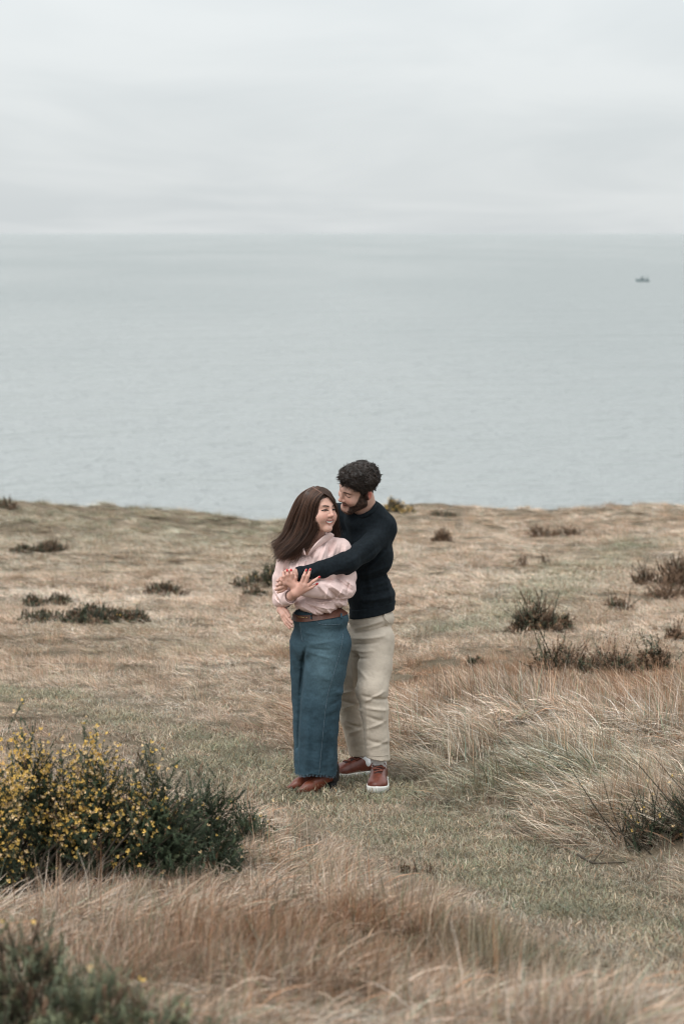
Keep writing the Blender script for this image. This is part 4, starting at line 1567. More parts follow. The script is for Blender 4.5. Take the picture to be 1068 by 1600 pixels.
def patch_on(f, pts, lift, thick, n=1, mat=None, name='patch', parent=None, col=None, sub=7):
    """a thin cloth piece: quad of pixel corners projected on a shape, given thickness"""
    (ax, ay), (bx, by), (cx, cy), (dx, dy) = pts
    top, bot = [], []
    for i in range(sub + 1):
        for j in range(sub + 1):
            u, v = i / sub, j / sub
            x = (ax * (1 - u) + bx * u) * (1 - v) + (dx * (1 - u) + cx * u) * v
            y = (ay * (1 - u) + by * u) * (1 - v) + (dy * (1 - u) + cy * u) * v
            p = march(f, x, y)
            g = grad(f, p, 0.008)
            top.append(p + g * (lift + thick))
            bot.append(p + g * (lift - 0.004))
    N = (sub + 1) ** 2
    V = np.array(top + bot)
    F = []
    for i in range(sub):
        for j in range(sub):
            a = i * (sub + 1) + j
            F.append((a, a + 1, a + sub + 2, a + sub + 1))
            F.append((N + a, N + a + sub + 1, N + a + sub + 2, N + a + 1))
    rim = [i for i in range(sub)] + [i * (sub + 1) + sub for i in range(sub)] + [N - 1 - i for i in range(sub)] + [(sub - i) * (sub + 1) for i in range(sub)]
    for a, b_ in zip(rim, rim[1:] + rim[:1]):
        F.append((a, N + a, N + b_, b_))
    return add_mesh(name, V, F, mat, parent, cols=np.repeat(np.asarray(col, float)[None], len(V), 0) if col is not None else None)


def line_on(f, pts, r, lift, n=24, flat=1.0):
    out = []
    p2 = bez([(x, y, 0) for x, y in pts], n)
    for x, y, _ in p2:
        p = march(f, x, y)
        out.append(p + grad(f, p, 0.006) * lift)
    out = np.array(out)
    if len(out) > 6:
        k = out.copy()
        k[1:-1] = (out[:-2] + out[1:-1] + out[2:]) / 3
        out = k
    return tube(out, r, 5)


# collar: two turned-down leaves following the neck opening
def collar_leaf(name, inner, outer):
    """lofted between a raised inner edge and a lower outer edge (world points)"""
    a = bez(inner, 12)
    b_ = bez(outer, 12)
    rows = []
    for t in np.linspace(0, 1, 5):
        r = a * (1 - t) + b_ * t
        r[:, 1] -= 0.010 * math.sin(math.pi * t)
        r[:, 2] += 0.006 * math.sin(math.pi * t)
        rows.append(r)
    T = np.array(rows)
    B = T + np.array([0, 0.005, -0.002])
    V = np.concatenate([T.reshape(-1, 3), B.reshape(-1, 3)])
    N = 60
    F = []
    for i in range(4):
        for j in range(11):
            q = i * 12 + j
            F += [(q, q + 1, q + 13, q + 12), (N + q, N + q + 12, N + q + 13, N + q + 1)]
    rim = list(range(11)) + [i * 12 + 11 for i in range(4)] + [59 - i for i in range(11)] + [(4 - i) * 12 for i in range(4)]
    for p, q in zip(rim, rim[1:] + rim[:1]):
        F.append((p, N + p, N + q, q))
    return add_mesh(name, V, F, m_shirt, shirt, cols=np.repeat(PINK[None] * 1.03, 120, 0))


def dpt(px, py, extra=0.0):
    return W(px, py, march(SH, px, py)[1] - YC - 0.006 + extra)


collar_leaf('collar', [W(474, 840, -0.035), W(473, 847, -0.085), W(475, 857, -0.120), W(478, 868, -0.150)],
            [W(464, 847, -0.02), dpt(463, 853), dpt(464, 860), dpt(473, 868)])
collar_leaf('collar', [W(514, 832, -0.06), W(504, 838, -0.100), W(491, 851, -0.135), W(479.5, 868, -0.150)],
            [W(522, 836, -0.05), dpt(514, 843), dpt(499, 854), dpt(484, 868)])
V, F = line_on(SH, [(478.5, 868), (476, 880), (473, 893)], 0.0025, 0.001)
add_mesh('placket', V, F, m_shirt, shirt, cols=np.repeat(PINK[None] * 0.95, len(V), 0))
cf = [(W(452.5, 933.5, -0.150), 0.036), (W(455.5, 932.0, -0.170), 0.034)]
ax_ = cf[1][0] - cf[0][0]
ax_ /= np.linalg.norm(ax_)
u_ = np.cross(ax_, [0, 0, 1.0])
u_ /= np.linalg.norm(u_)
v_ = np.cross(u_, ax_)
ringp = [cf[0][0] + ax_ * t for t in (-0.035, -0.01, 0.015)]
V, F = [], []
for t, rr_ in ((-0.04, 0.040), (-0.015, 0.0405), (0.012, 0.0395), (0.014, 0.036), (-0.01, 0.034)):
    for k in range(20):
        a = 2 * math.pi * k / 20
        V.append(cf[0][0] + ax_ * t + (math.cos(a) * u_ + math.sin(a) * v_) * rr_)
for i in range(4):
    for k in range(20):
        F.append((i * 20 + k, i * 20 + (k + 1) % 20, (i + 1) * 20 + (k + 1) % 20, (i + 1) * 20 + k))
add_mesh('cuff', V, F, m_shirt, shirt, cols=np.repeat(PINK[None] * 1.02, len(V), 0))
m_btn = mat_plain('shirt_button', (0.7, 0.62, 0.58), 0.4)
for bx_, by_ in ((477, 876), (474.5, 888)):
    p = march(SH, bx_, by_)
    g = grad(SH, p)
    V, F = tube([p, p + g * 0.003], 0.005, 8)
    add_mesh('button', V, F, m_btn, shirt)

# jeans
JE = Shape()
JE.u(p_ell(W(501, 966, 0.01), (0.163, 0.126, 0.085), WB), 0.0)
JE.u(p_ell(W(500, 1003, 0.02), (0.170, 0.136, 0.150), WB), 0.05)
legF = [(515, 1005, -0.01, 0.120), (507, 1050, -0.02, 0.116), (501, 1095, -0.02, 0.112), (496.5, 1140, -0.01, 0.112), (494, 1180, 0.0, 0.114), (493, 1232, 0.0, 0.119)]
legB = [(479, 1005, 0.06, 0.098), (480, 1050, 0.12, 0.094), (481, 1095, 0.15, 0.090), (482, 1140, 0.16, 0.088), (484, 1180, 0.16, 0.090), (485, 1228, 0.16, 0.094)]
for lg in (legF, legB):
    for a, b_ in zip(lg[:-1], lg[1:]):
        JE.u(p_cone(W(*a[:3]), W(*b_[:3]), a[3], b_[3]), 0.015 if lg is legF else 0.006)
JE0 = Shape()
JE0.ops = list(JE.ops)
JE.cut(p_plane(W(500, 957, -0.05), (0.03, 0, 1)), 0.004)
JE.post.append(folds2d([
    (480, 1002, 470, 1040, 2.5, -0.010), (475, 1018, 468, 1090, 2.2, -0.012), (468, 1090, 464, 1210, 2.2, -0.009),
    (482, 1002, 520, 996, 2.5, 0.005), (480, 1008, 515, 1010, 2.2, -0.005), (480, 1014, 518, 1022, 2.5, 0.005), (476, 985, 505, 988, 2, 0.003),
    (470, 965, 471, 1003, 2, 0.004), (500, 1045, 520, 1060, 4, 0.003), (525, 1075, 536, 1082, 4, 0.006), (515, 1095, 533, 1090, 3, -0.005), (505, 1110, 528, 1102, 4, 0.004),
    (520, 1130, 524, 1195, 3.5, 0.006), (511, 1140, 512, 1205, 3.5, -0.006), (500, 1120, 497, 1205, 4, 0.005), (483, 1100, 478, 1205, 4, 0.006), (474, 1110, 469, 1205, 4, -0.005), (489, 1130, 487, 1208, 3, -0.004),
    (518, 1170, 527, 1208, 3, 0.006)]))
JE.post.append(lambda P: (0.0022 * vnoise(P * np.array([1, 1, 1.6], np.float32), 20, 4) + 0.0010 * vnoise(P * np.array([1, 1, 2.2], np.float32), 55, 5)).astype(np.float32))
# wavy raw hem
JE.cut(((lambda P: (-(P[:, 2] - (W(494, 1205, 0)[2] + 0.010 * np.sin((P[:, 0] - W(494, 1214, 0)[0]) * 26 + 1.8) + 0.004 * vnoise(P, 30, 7) + 0.05 * (P[:, 1] - YC))))), None, 0), 0.002)
m_jean, n, l, b = principled('denim')
at = nd(n, 'ShaderNodeAttribute', attribute_name='col')
tc = n.new('ShaderNodeTexCoord')
mp = nd(n, 'ShaderNodeMapping')
mp.inputs['Scale'].default_value = (260, 260, 60)
l.new(tc.outputs['Object'], mp.inputs[0])
t1 = nd(n, 'ShaderNodeTexNoise', i_Scale=1.0, i_Detail=4.0, i_Roughness=0.7)
l.new(mp.outputs[0], t1.inputs[0])
t2 = nd(n, 'ShaderNodeTexNoise', i_Scale=14.0, i_Detail=5.0, i_Roughness=0.6)
l.new(tc.outputs['Object'], t2.inputs[0])
ad = nd(n, 'ShaderNodeMath', operation='ADD')
l.new(t1.outputs[0], ad.inputs[0])
l.new(t2.outputs[0], ad.inputs[1])
mr = nd(n, 'ShaderNodeMapRange')
mr.inputs['From Min'].default_value = 0.65
mr.inputs['From Max'].default_value = 1.35
mr.inputs['To Min'].default_value = 0.68
mr.inputs['To Max'].default_value = 1.38
l.new(ad.outputs[0], mr.inputs[0])
sc_ = nd(n, 'ShaderNodeVectorMath', operation='SCALE')
l.new(at.outputs['Color'], sc_.inputs[0])
l.new(mr.outputs[0], sc_.inputs['Scale'])
l.new(sc_.outputs[0], b.inputs['Base Color'])
b.inputs['Roughness'].default_value = 0.85
b.inputs['Specular IOR Level'].default_value = 0.2
bp = nd(n, 'ShaderNodeBump')
bp.inputs['Strength'].default_value = 0.25
bp.inputs['Distance'].default_value = 0.004
l.new(t1.outputs[0], bp.inputs['Height'])
l.new(bp.outputs[0], b.inputs['Normal'])
DENIM = np.array([0.028, 0.056, 0.076])


def col_jean(V):
    """washed-out thighs and seat, as jeans wear"""
    c = np.repeat(DENIM[None], len(V), 0)
    t = W(508, 1030, -0.12)
    d2 = ((V[:, 0] - t[0]) / 0.10) ** 2 + ((V[:, 2] - t[2]) / 0.20) ** 2
    w = np.exp(-d2) * 1.5 + 0.45 * np.clip(vnoise(V * np.array([1, 1, 0.35], np.float32), 12, 9), 0, 1)
    return c * (1 + w[:, None] * np.array([1.0, 0.75, 0.6]))


jeans, JV, JF = build('jeans', JE, *bbox([W(430, 940, -0.2), W(565, 1235, 0.28)], 0.03), 0.0045, m_jean, woman, col_jean)
m_thread = mat_plain('pale_thread', (0.085, 0.125, 0.155), 0.9, noise=0.5, nscale=200)
m_fray = mat_plain('frayed_denim', (0.12, 0.18, 0.23), 0.9, noise=0.4, nscale=100)
V, F = line_on(JE, [(536, 985), (533, 1010), (522, 1050), (512, 1085), (507, 1120), (503, 1160), (498, 1211)], 0.0015, 0.0010, 60)
add_mesh('side_seam', V, F, m_thread, jeans)
V, F = line_on(JE, [(492, 962), (494, 970), (501, 975), (516, 976.5), (531, 975)], 0.0018, 0.0012, 24)
add_mesh('pocket_edge', V, F, m_thread, jeans)
V, F = line_on(JE, [(468, 968), (470, 985), (473, 1003)], 0.0016, 0.001, 16)
add_mesh('fly_seam', V, F, m_thread, jeans)
# frayed threads along the raw hem
hz = JV[JV[:, 2] < JV[:, 2].min() + 0.06]
low = []
key = np.round(hz[:, 0] / 0.004).astype(int) * 1000 + np.round(hz[:, 1] / 0.012).astype(int)
for k in np.unique(key):
    g_ = hz[key == k]
    low.append(g_[np.argmin(g_[:, 2])])
low = np.array(low)
cen = W(490, 1212, 0.05)
rngf = np.random.default_rng(3)
P = []
for p in low:
    if p[2] > W(494, 1203, 0)[2] + 0.05 * (p[1] - YC) + 0.012:
        continue
    o_ = unit(np.array([p[0] - cen[0], p[1] - cen[1], 0.0]))
    L = rngf.uniform(0.004, 0.014)
    e = p + o_ * rngf.uniform(-0.002, 0.006) + np.array([rngf.normal(0, 0.003), 0, -L])
    P.append(np.linspace(p + np.array([0, 0, 0.006]), e, 4))
V, F = strands(np.array(P), 0.0012, 0.0008)
fr = add_mesh('frayed_hem', V, F, m_fray, jeans)
fr['kind'] = 'stuff'

# belt
m_belt = mat_plain('brown_leather', (0.105, 0.040, 0.026), 0.45, noise=0.2, nscale=30, bump=0.1, bscale=120)
m_brass = mat_plain('brass', (0.75, 0.55, 0.28), 0.3, metal=1.0)


def belt_ring(f, c, R, zoff, half, lift, a0, a1, n):
    V, F = [], []
    for i in range(n):
        a = a0 + (a1 - a0) * i / (n - 1)
        dr = R @ np.array([math.cos(a), math.sin(a), 0])
        for s, lf in ((-1, lift), (1, lift), (1, lift - 0.009), (-1, lift - 0.009)):
            z = c[2] + zoff + s * half + dr[0] * 0.022
            t = np.linspace(0.03, 0.30, 280)
            pts = np.array([c[0], c[1], z]) + t[:, None] * np.array([dr[0], dr[1], 0])
            D = f(pts)
            k = int(np.argmax(D > 0))
            V.append(pts[k] + lf * np.array([dr[0], dr[1], 0]))
    for i in range(n - 1):
        for k in range(4):
            F.append((i * 4 + k, i * 4 + (k + 1) % 4, i * 4 + 4 + (k + 1) % 4, i * 4 + 4 + k))
    F += [(3, 2, 1, 0), ((n - 1) * 4, (n - 1) * 4 + 1, (n - 1) * 4 + 2, (n - 1) * 4 + 3)]
    return np.array(V), F


BELTC = W(499, 958.5, 0.0)
V, F = belt_ring(JE0, BELTC, WB, 0.0, 0.0175, 0.007, 0.0, 2 * math.pi * 0.998, 72)
belt = add_mesh('belt', V, F, m_belt, woman, smooth_shade=False)


def on_belt(px, py):
    r = ray(px, py)
    best, bp_ = 9, None
    vv = V
    x, y = px_of(vv)
    i = np.argmin((x - px) ** 2 + (y - py) ** 2 + 5000 * np.maximum(0, vv[:, 1] - YC) ** 2)
    Y = vv[i, 1]
    Y = Y - 0.013
    return np.array([r[0] * Y, Y, CAMZ + r[2] * Y])


bk = [on_belt(*p) for p in ((466, 952), (475.5, 953), (475.5, 964.5), (466, 964))]
Vb, Fb = tube(np.array(bk), 0.0022, 6, closed=True)
add_mesh('buckle', Vb, Fb, m_brass, belt)
bk = [on_belt(*p) for p in ((478, 952), (479.5, 952), (479.5, 965), (478, 965))]
Vb, Fb = tube(np.array(bk), 0.0022, 6, closed=True)
add_mesh('belt_keeper', Vb, Fb, m_brass, belt)
for bx_ in (486, 533):
    pts = np.array([on_belt(bx_, 949) + (0, 0, 0.004), on_belt(bx_, 953) + (0, -0.004, 0), on_belt(bx_, 960) + (0, -0.004, 0), on_belt(bx_, 967)])
    Vb, Fb = tube(bez(pts, 8), 0.0042, 6)
    add_mesh('belt_loop', Vb, Fb, m_jean, jeans, cols=np.repeat(DENIM[None] * 1.4, len(Vb), 0))

# ankle boots
m_tan = mat_plain('tan_leather', (0.150, 0.043, 0.024), 0.36, noise=0.22, nscale=25, bump=0.15, bscale=90)
m_blk = mat_plain('black_heel', (0.012, 0.011, 0.011), 0.5)


def placer(origin, heading, sc=1.0):
    c, s = math.cos(heading), math.sin(heading)
    M = np.array([[c, -s, 0], [s, c, 0], [0, 0, 1.0]])
    return (lambda q: (np.asarray(q, float) * sc) @ M.T + np.asarray(origin))


def boot(origin, heading):
    T = placer(origin, heading)
    U = Shape()
    U.u(p_cone((0.150, 0, 0.016), (0.085, 0, 0.030), 0.010, 0.030), 0.0)
    U.u(p_cone((0.085, 0, 0.030), (0.02, 0, 0.060), 0.032, 0.036), 0.02)
    U.u(p_cone((0.02, 0, 0.060), (-0.055, 0, 0.095), 0.036, 0.042), 0.02)
    U.u(p_cone((-0.055, 0, 0.085), (-0.055, 0, 0.17), 0.042, 0.046), 0.02)
    U.u(p_cone((0.07, 0, 0.022), (-0.075, 0, 0.070), 0.024, 0.026), 0.02)
    U.cut(((lambda P: -(P[:, 2] - (0.006 + 0.050 * smooth(0.06, -0.04, P[:, 0])))), None, 0), 0.004)
    U.cut(p_plane((0, 0, 0.165), (0, 0, 1)), 0.004)
    V, F = mesh_sdf(U, (-0.13, -0.06, -0.01), (0.18, 0.06, 0.2), 0.003)
    bo = add_mesh('ankle_boot', T(V), F, m_tan, woman)
    # sole
    xs = np.linspace(-0.095, 0.160, 22)
    hwid = np.interp(xs, [-0.095, -0.08, -0.04, 0.02, 0.08, 0.12, 0.150, 0.160], [0.012, 0.028, 0.030, 0.030, 0.034, 0.026, 0.012, 0.004])
    zt = 0.006 + 0.050 * smooth(0.06, -0.04, xs)
    V = np.concatenate([np.column_stack([xs, hwid, zt + 0.004]), np.column_stack([xs, -hwid, zt + 0.004]), np.column_stack([xs, hwid, zt - 0.005]), np.column_stack([xs, -hwid, zt - 0.005])])
    n_ = 22
    F = []
    for i in range(n_ - 1):
        F += [(i, i + 1, n_ + i + 1, n_ + i), (2 * n_ + i, 3 * n_ + i, 3 * n_ + i + 1, 2 * n_ + i + 1), (i, 2 * n_ + i, 2 * n_ + i + 1, i + 1), (n_ + i, n_ + i + 1, 3 * n_ + i + 1, 3 * n_ + i)]
    F += [(0, n_, 3 * n_, 2 * n_), (n_ - 1, 3 * n_ - 1, 4 * n_ - 1, 2 * n_ - 1)]
    add_mesh('sole', T(V), F, m_blk, bo, smooth_shade=False)
    V, F = [], []
    for z, r in ((0.0, 0.026), (0.02, 0.026), (0.055, 0.031)):
        for k in range(14):
            a = 2 * math.pi * k / 14
            V.append((-0.066 + r * 1.0 * math.cos(a), r * math.sin(a), z))
    for i in range(2):
        for k in range(14):
            F.append((i * 14 + k, i * 14 + (k + 1) % 14, i * 14 + 14 + (k + 1) % 14, i * 14 + 14 + k))
    F += [tuple(range(13, -1, -1)), tuple(range(28, 42))]
    add_mesh('heel', T(V), F, m_blk, bo)
    V, F = mesh_sdf(Shape().u(p_cone((-0.058, 0, 0.062), (-0.056, 0, 0.13), 0.047, 0.050), 0).cut(p_plane((-0.038, 0, 0), (1, 0, 0.15)), 0.004).cut(p_plane((0, 0, 0.052), (0, 0, -1)), 0.003),
                    (-0.13, -0.07, 0.03), (0, 0.07, 0.2), 0.004)
    add_mesh('heel_counter', T(V), F, m_blk, bo)


_a = math.atan2(-0.50, -0.86)
g0 = W(466, 1239, -0.10)
boot((g0[0] + 0.150 * 0.86, g0[1] + 0.15 * 0.5, H(g0[0:1], g0[1:2])[0] + 0.004), _a)
g0 = W(450, 1234, -0.02)
boot((g0[0] + 0.150 * 0.86, g0[1] + 0.15 * 0.5 + 0.02, H(g0[0:1], g0[1:2])[0] + 0.004), _a)

# hair
HC = np.array([0.056, 0.031, 0.021])
HA = Shape()


def hair_cut_w(q):
    """>0 where there is face: in head frame"""
    x, y, z = q[:, 0], q[:, 1], q[:, 2]
    e = (np.abs(x) / 0.064) ** 2 + ((z + 0.016) / 0.092) ** 2
    return e, y


def f_cap(P):
    q = hw.loc(P)
    d = p_ell((0, -0.014, 0.043), (0.081, 0.102, 0.089))[0](q)
    e, y = hair_cut_w(q)
    face = (np.sqrt(e) - 1) * 0.055
    face = np.where(y > 0.0, face, 0.1 + 0 * face)
    d = np.maximum(d, -face)
    d = np.maximum(d, -(q[:, 2] + 0.10 - 0.4 * np.maximum(0, 0.02 - y)))
    return d * hw.s


HA.u((f_cap, hw.c, 0.16), 0.0)
for ch in ([(477, 785, 0.03, 0.050), (468, 815, 0.045, 0.050), (460, 836, 0.035, 0.040), (448, 854, 0.01, 0.026)],
           [(484, 790, -0.03, 0.030), (478, 818, -0.035, 0.034), (467, 840, -0.05, 0.032), (446, 859, -0.045, 0.026)],
           [(487, 805, -0.06, 0.014), (484, 825, -0.06, 0.016), (472, 844, -0.085, 0.018), (454, 857, -0.080, 0.020)]):
    for a, b_ in zip(ch[:-1], ch[1:]):
        HA.u(p_cone(W(*a[:3]), W(*b_[:3]), a[3], b_[3]), 0.02)
HA.post.append(lambda P: (0.0035 * vnoise(P * np.array([1, 1, 0.3], np.float32), 60, 6)).astype(np.float32))


def col_hair(base, s):
    def f(V):
        w = vnoise(V * np.array([1.0, 1.0, 0.25], np.float32), 60.0, s)[:, None]
        return base * (1 + 0.5 * w)
    return f


hair_w, HV_, HF2 = build('hair', HA, *bbox([W(418, 752, -0.2), W(535, 875, 0.15)], 0.02), 0.0034, m_hair, woman, col_hair(HC, 6))
rngh = np.random.default_rng(5)
N = 2600
S_ = 16
u = rngh.random(N)
out_L = [(490, 760, 0.02), (471, 770, 0.03), (460, 790, 0.045), (452, 818, 0.04), (447, 839, 0.02), (436, 858, -0.01)]
out_M = [(497, 764, -0.05), (481, 778, -0.09), (473, 800, -0.095), (468, 825, -0.085), (459, 846, -0.085), (438, 866, -0.07)]
out_R = [(506, 771, -0.135), (497, 780, -0.148), (492, 798, -0.130), (489, 818, -0.115), (476, 841, -0.115), (454, 861, -0.105)]
cL, cM, cR = [np.array([W(*p) for p in c]) for c in (out_L, out_M, out_R)]
uu = u[:, None, None]
ctrl = np.where(uu < 0.5, cL[None] * (1 - 2 * uu) + cM[None] * 2 * uu, cM[None] * (2 - 2 * uu) + cR[None] * (2 * uu - 1))
ctrl = ctrl + rngh.normal(0, 1, (N, 1, 3)) * np.array([0.006, 0.008, 0.006]) * np.array([0.1, 0.4, 0.7, 1.0, 1.4, 1.8])[None, :, None]
lid_ = (u * 20).astype(int)
lofs = rngh.normal(0, 1, (21, 1, 3)) * np.array([0.014, 0.012, 0.012]) * np.array([0, 0.1, 0.3, 0.8, 1.0, 1.5])[None, :, None]
ctrl = ctrl + lofs[lid_]
P = np.array([bez(c, S_) for c in ctrl])
P[:, :, 2] -= 0.010 * np.sin(np.linspace(0, 1, S_)[None] * 3.0 - 1.0) * np.linspace(0, 1, S_)[None] ** 4 * rngh.uniform(-1, 1.6, (N, 1))
te_ = np.linspace(0, 1, S_)[None] ** 7
P[:, :, 0] += te_ * rngh.uniform(-0.008, 0.030, (N, 1))
P[:, :, 2] += te_ * rngh.uniform(-0.012, 0.020, (N, 1))
fly = (rngh.random((N, 1, 1)) < 0.05) * rngh.normal(0, 0.012, (N, 1, 3)) * np.linspace(0, 1, S_)[None, :, None] ** 1.5
P = P + fly
P[:, :, 0] += 0.005 * np.sin(np.linspace(0, 9, S_)[None] + rngh.uniform(0, 6, (N, 1))) * np.linspace(0, 1, S_)[None]
# keep every strand outside the head and the hair mass
for it in range(2):
    q = P.reshape(-1, 3)
    d_ = np.minimum(HA(q), BW(q))
    bad = d_ < 0.002
    if bad.any():
        qb = q[bad]
        e = 0.004
        g_ = np.stack([np.minimum(HA(qb + e * np.eye(3)[i]), BW(qb + e * np.eye(3)[i])) - np.minimum(HA(qb - e * np.eye(3)[i]), BW(qb - e * np.eye(3)[i])) for i in range(3)], 1)
        q[bad] = qb + unit(g_) * (0.003 - d_[bad])[:, None] * 0.9
    P = q.reshape(N, S_, 3)
    P[:, 1:-1] = (P[:, :-2] + 2 * P[:, 1:-1] + P[:, 2:]) / 4
V, F = strands(P, 0.0013, 0.0006)
lk = np.sin(u * 60) * 0.25 + np.sin(u * 23 + 1) * 0.25
cs = HC * (rngh.uniform(0.45, 1.6, N) + 1.6 * lk + 0.9 * (rngh.random(N) < 0.12))[:, None].clip(0.25, 3) * (1 + np.array([0.25, 0.1, 0]) * rngh.random((N, 1)))
ls = add_mesh('hair_strands', V, F, m_hair, hair_w, cols=np.repeat(cs, S_ * 3, 0))
ls['kind'] = 'stuff'
# the other side of the parting, tucked behind towards the man
N2 = 700
a_ = np.array([W(*p) for p in [(506, 771, -0.140), (516, 778, -0.125), (523, 791, -0.105), (525, 806, -0.06), (525, 822, -0.03), (528, 838, 0.0)]])
b2_ = np.array([W(*p) for p in [(487, 761, 0.03), (506, 764, -0.02), (519, 776, -0.02), (525, 793, 0.0), (524, 815, 0.02), (522, 836, 0.03)]])
uu = rngh.random((N2, 1, 1))
ctrl = a_[None] * (1 - uu) + b2_[None] * uu + rngh.normal(0, 0.004, (N2, 1, 3)) * np.array([0.1, 0.4, 0.7, 1, 1.5, 2.0])[None, :, None]
P = np.array([bez(c, 12) for c in ctrl])
for it in range(2):
    q = P.reshape(-1, 3)
    d_ = np.minimum(HA(q), BW(q))
    bad = d_ < 0.002
    if bad.any():
        qb = q[bad]
        g_ = np.stack([np.minimum(HA(qb + 0.004 * np.eye(3)[i]), BW(qb + 0.004 * np.eye(3)[i])) - np.minimum(HA(qb - 0.004 * np.eye(3)[i]), BW(qb - 0.004 * np.eye(3)[i])) for i in range(3)], 1)
        q[bad] = qb + unit(g_) * (0.003 - d_[bad])[:, None] * 0.9
    P = q.reshape(N2, 12, 3)
V, F = strands(P, 0.0014, 0.0007)
cs = HC * rngh.uniform(0.5, 1.4, (N2, 1))
ls = add_mesh('hair_strands', V, F, m_hair, hair_w, cols=np.repeat(cs, 12 * 3, 0))
ls['kind'] = 'stuff'
pl_ = []
for t in np.linspace(0, 1, 12):
    x_, y_ = 488.5 + 17.0 * t, 762.2 + 9.8 * t + 1.5 * t * t
    pt = march(lambda Q: np.minimum(HA(Q), BW(Q)), x_, y_)
    pl_.append(pt + grad(HA, pt) * 0.0045)
V, F = tube(np.array(pl_), 0.0011, 5)
add_mesh('parting', V, F, m_skin, hair_w, cols=np.repeat(np.array([SKIN_W]) * 0.6, len(V), 0))

# ------------------------------------------------------------------ the man
MB_ = yawR(34)
SKIN_M = (0.575, 0.355, 0.28)
hm = Head(W(558.5, 763, 0.12), head_R(-60, -18, 25), 1.09, 'man')
BM = Shape()
BM.u(hm.prim(), 0.0)
BM.u(p_cone(hm.world((0, -0.020, -0.07)), W(570, 812, 0.235), 0.054, 0.054), 0.03)
BM.u(p_ell(W(568, 862, 0.24), (0.165, 0.095, 0.15), MB_), 0.05)
BM.u(p_cone(W(535, 806, 0.30), W(598, 822, 0.20), 0.05, 0.05), 0.04)
BM.u(p_ell(W(576, 935, 0.25), (0.125, 0.095, 0.13), MB_), 0.05)
BM.u(p_ell(W(582, 975, 0.25), (0.095, 0.08, 0.09), MB_), 0.05)
for a, b_, c_ in (((594, 1000, 0.20), (586, 1090, 0.13), (591, 1180, 0.09)), ((560, 1000, 0.30), (550, 1090, 0.37), (562, 1172, 0.50))):
    BM.u(p_cone(W(*a), W(*b_), 0.066, 0.055), 0.03)
    BM.u(p_cone(W(*b_), W(*c_), 0.055, 0.036), 0.02)
# arm across the woman
BM.u(p_cone(W(602, 826, 0.19), W(541, 878, -0.09), 0.048, 0.042), 0.02)
BM.u(p_cone(W(541, 878, -0.09), W(466, 896, -0.155), 0.042, 0.028), 0.01)
BM.u(p_cone(W(466, 896, -0.155), W(457, 901, -0.172), 0.027, 0.030), 0.01)
BM.u(p_cone(W(457, 902, -0.172), W(444, 908, -0.178), 0.026, 0.016), 0.012)
BM.u(p_cone(W(456, 905, -0.172), W(444, 916, -0.178), 0.024, 0.015), 0.012)
fingers(BM, [
    [(446, 905, -0.178, 0.0125), (439, 904, -0.186, 0.0108), (433.5, 907.5, -0.178, 0.0085)],
    [(445, 910, -0.180, 0.0128), (438.5, 911.5, -0.188, 0.0110), (432.5, 914.5, -0.180, 0.0086)],
    [(445, 915, -0.178, 0.0122), (438, 918.5, -0.186, 0.0105), (431, 921, -0.178, 0.0083)],
    [(446, 919, -0.174, 0.0110), (440, 923, -0.180, 0.0092), (434, 925.5, -0.176, 0.0075)],
    [(459, 895, -0.180, 0.0125), (452, 892, -0.188, 0.0110), (446, 893, -0.186, 0.0090)],
])
# arm behind her, hand on her hip
BM.u(p_cone(W(535, 806, 0.30), W(492, 878, 0.27), 0.048, 0.042), 0.02)
BM.u(p_cone(W(492, 878, 0.27), W(441, 944, 0.16), 0.040, 0.028), 0.01)
BM.u(p_cone(W(441, 945, 0.15), W(440, 953, 0.03), 0.026, 0.026), 0.01)
BM.u(p_cone(W(440, 953, 0.03), W(443, 962, -0.05), 0.024, 0.017), 0.012)
BM.u(p_cone(W(442, 951, 0.03), W(447, 959, -0.06), 0.022, 0.015), 0.012)
fingers(BM, [
    [(444, 951, -0.02, 0.0120), (448.5, 955.5, -0.075, 0.0105), (452.5, 963, -0.105, 0.0085)],
    [(445.5, 959, -0.055, 0.0120), (450, 966, -0.095, 0.0105), (456, 973, -0.118, 0.0083)],
    [(443.5, 962, -0.05, 0.0120), (449, 971, -0.085, 0.0105), (456.5, 979, -0.108, 0.0083)],
    [(441, 963, -0.045, 0.0115), (446, 973.5, -0.075, 0.0100), (452.5, 981.5, -0.092, 0.0080)],
])


def col_m(V):
    c = hm.colour(V, SKIN_M)
    far = (np.linalg.norm(V - hm.c, axis=1) > 0.19)
    c[far] = SKIN_M
    hip = far & (V[:, 0] < W(470, 950)[0])
    c[hip] = np.array(SKIN_M) * (1.0, 0.95, 0.95)
    return c


root_m = W(585, 1235, 0.2)
root_m[2] = H(root_m[0:1], root_m[1:2])[0]
V, F = mesh_sdf(BM, *bbox([W(425, 725, -0.25), W(620, 1225, 0.6)], 0.03), 0.0030)
V, F = refine(V, F, BM, hm.world((0, 0.07, -0.015)), 0.105)
man = add_mesh('person', V, F, m_skin, loc=tuple(root_m), cols=col_m(V))
tag(man, 'bearded man in navy jumper and beige trousers hugging the woman from behind', 'person')
for Vn, Fn in nail_mesh([((433.8, 907.5), (437, 906)), ((433, 914.3), (437, 912.5)), ((455.6, 972.2), (452, 968)), ((456, 978.2), (452, 974))], BM, 0.0065):
    add_mesh('fingernail', Vn, Fn, m_nail2, man)

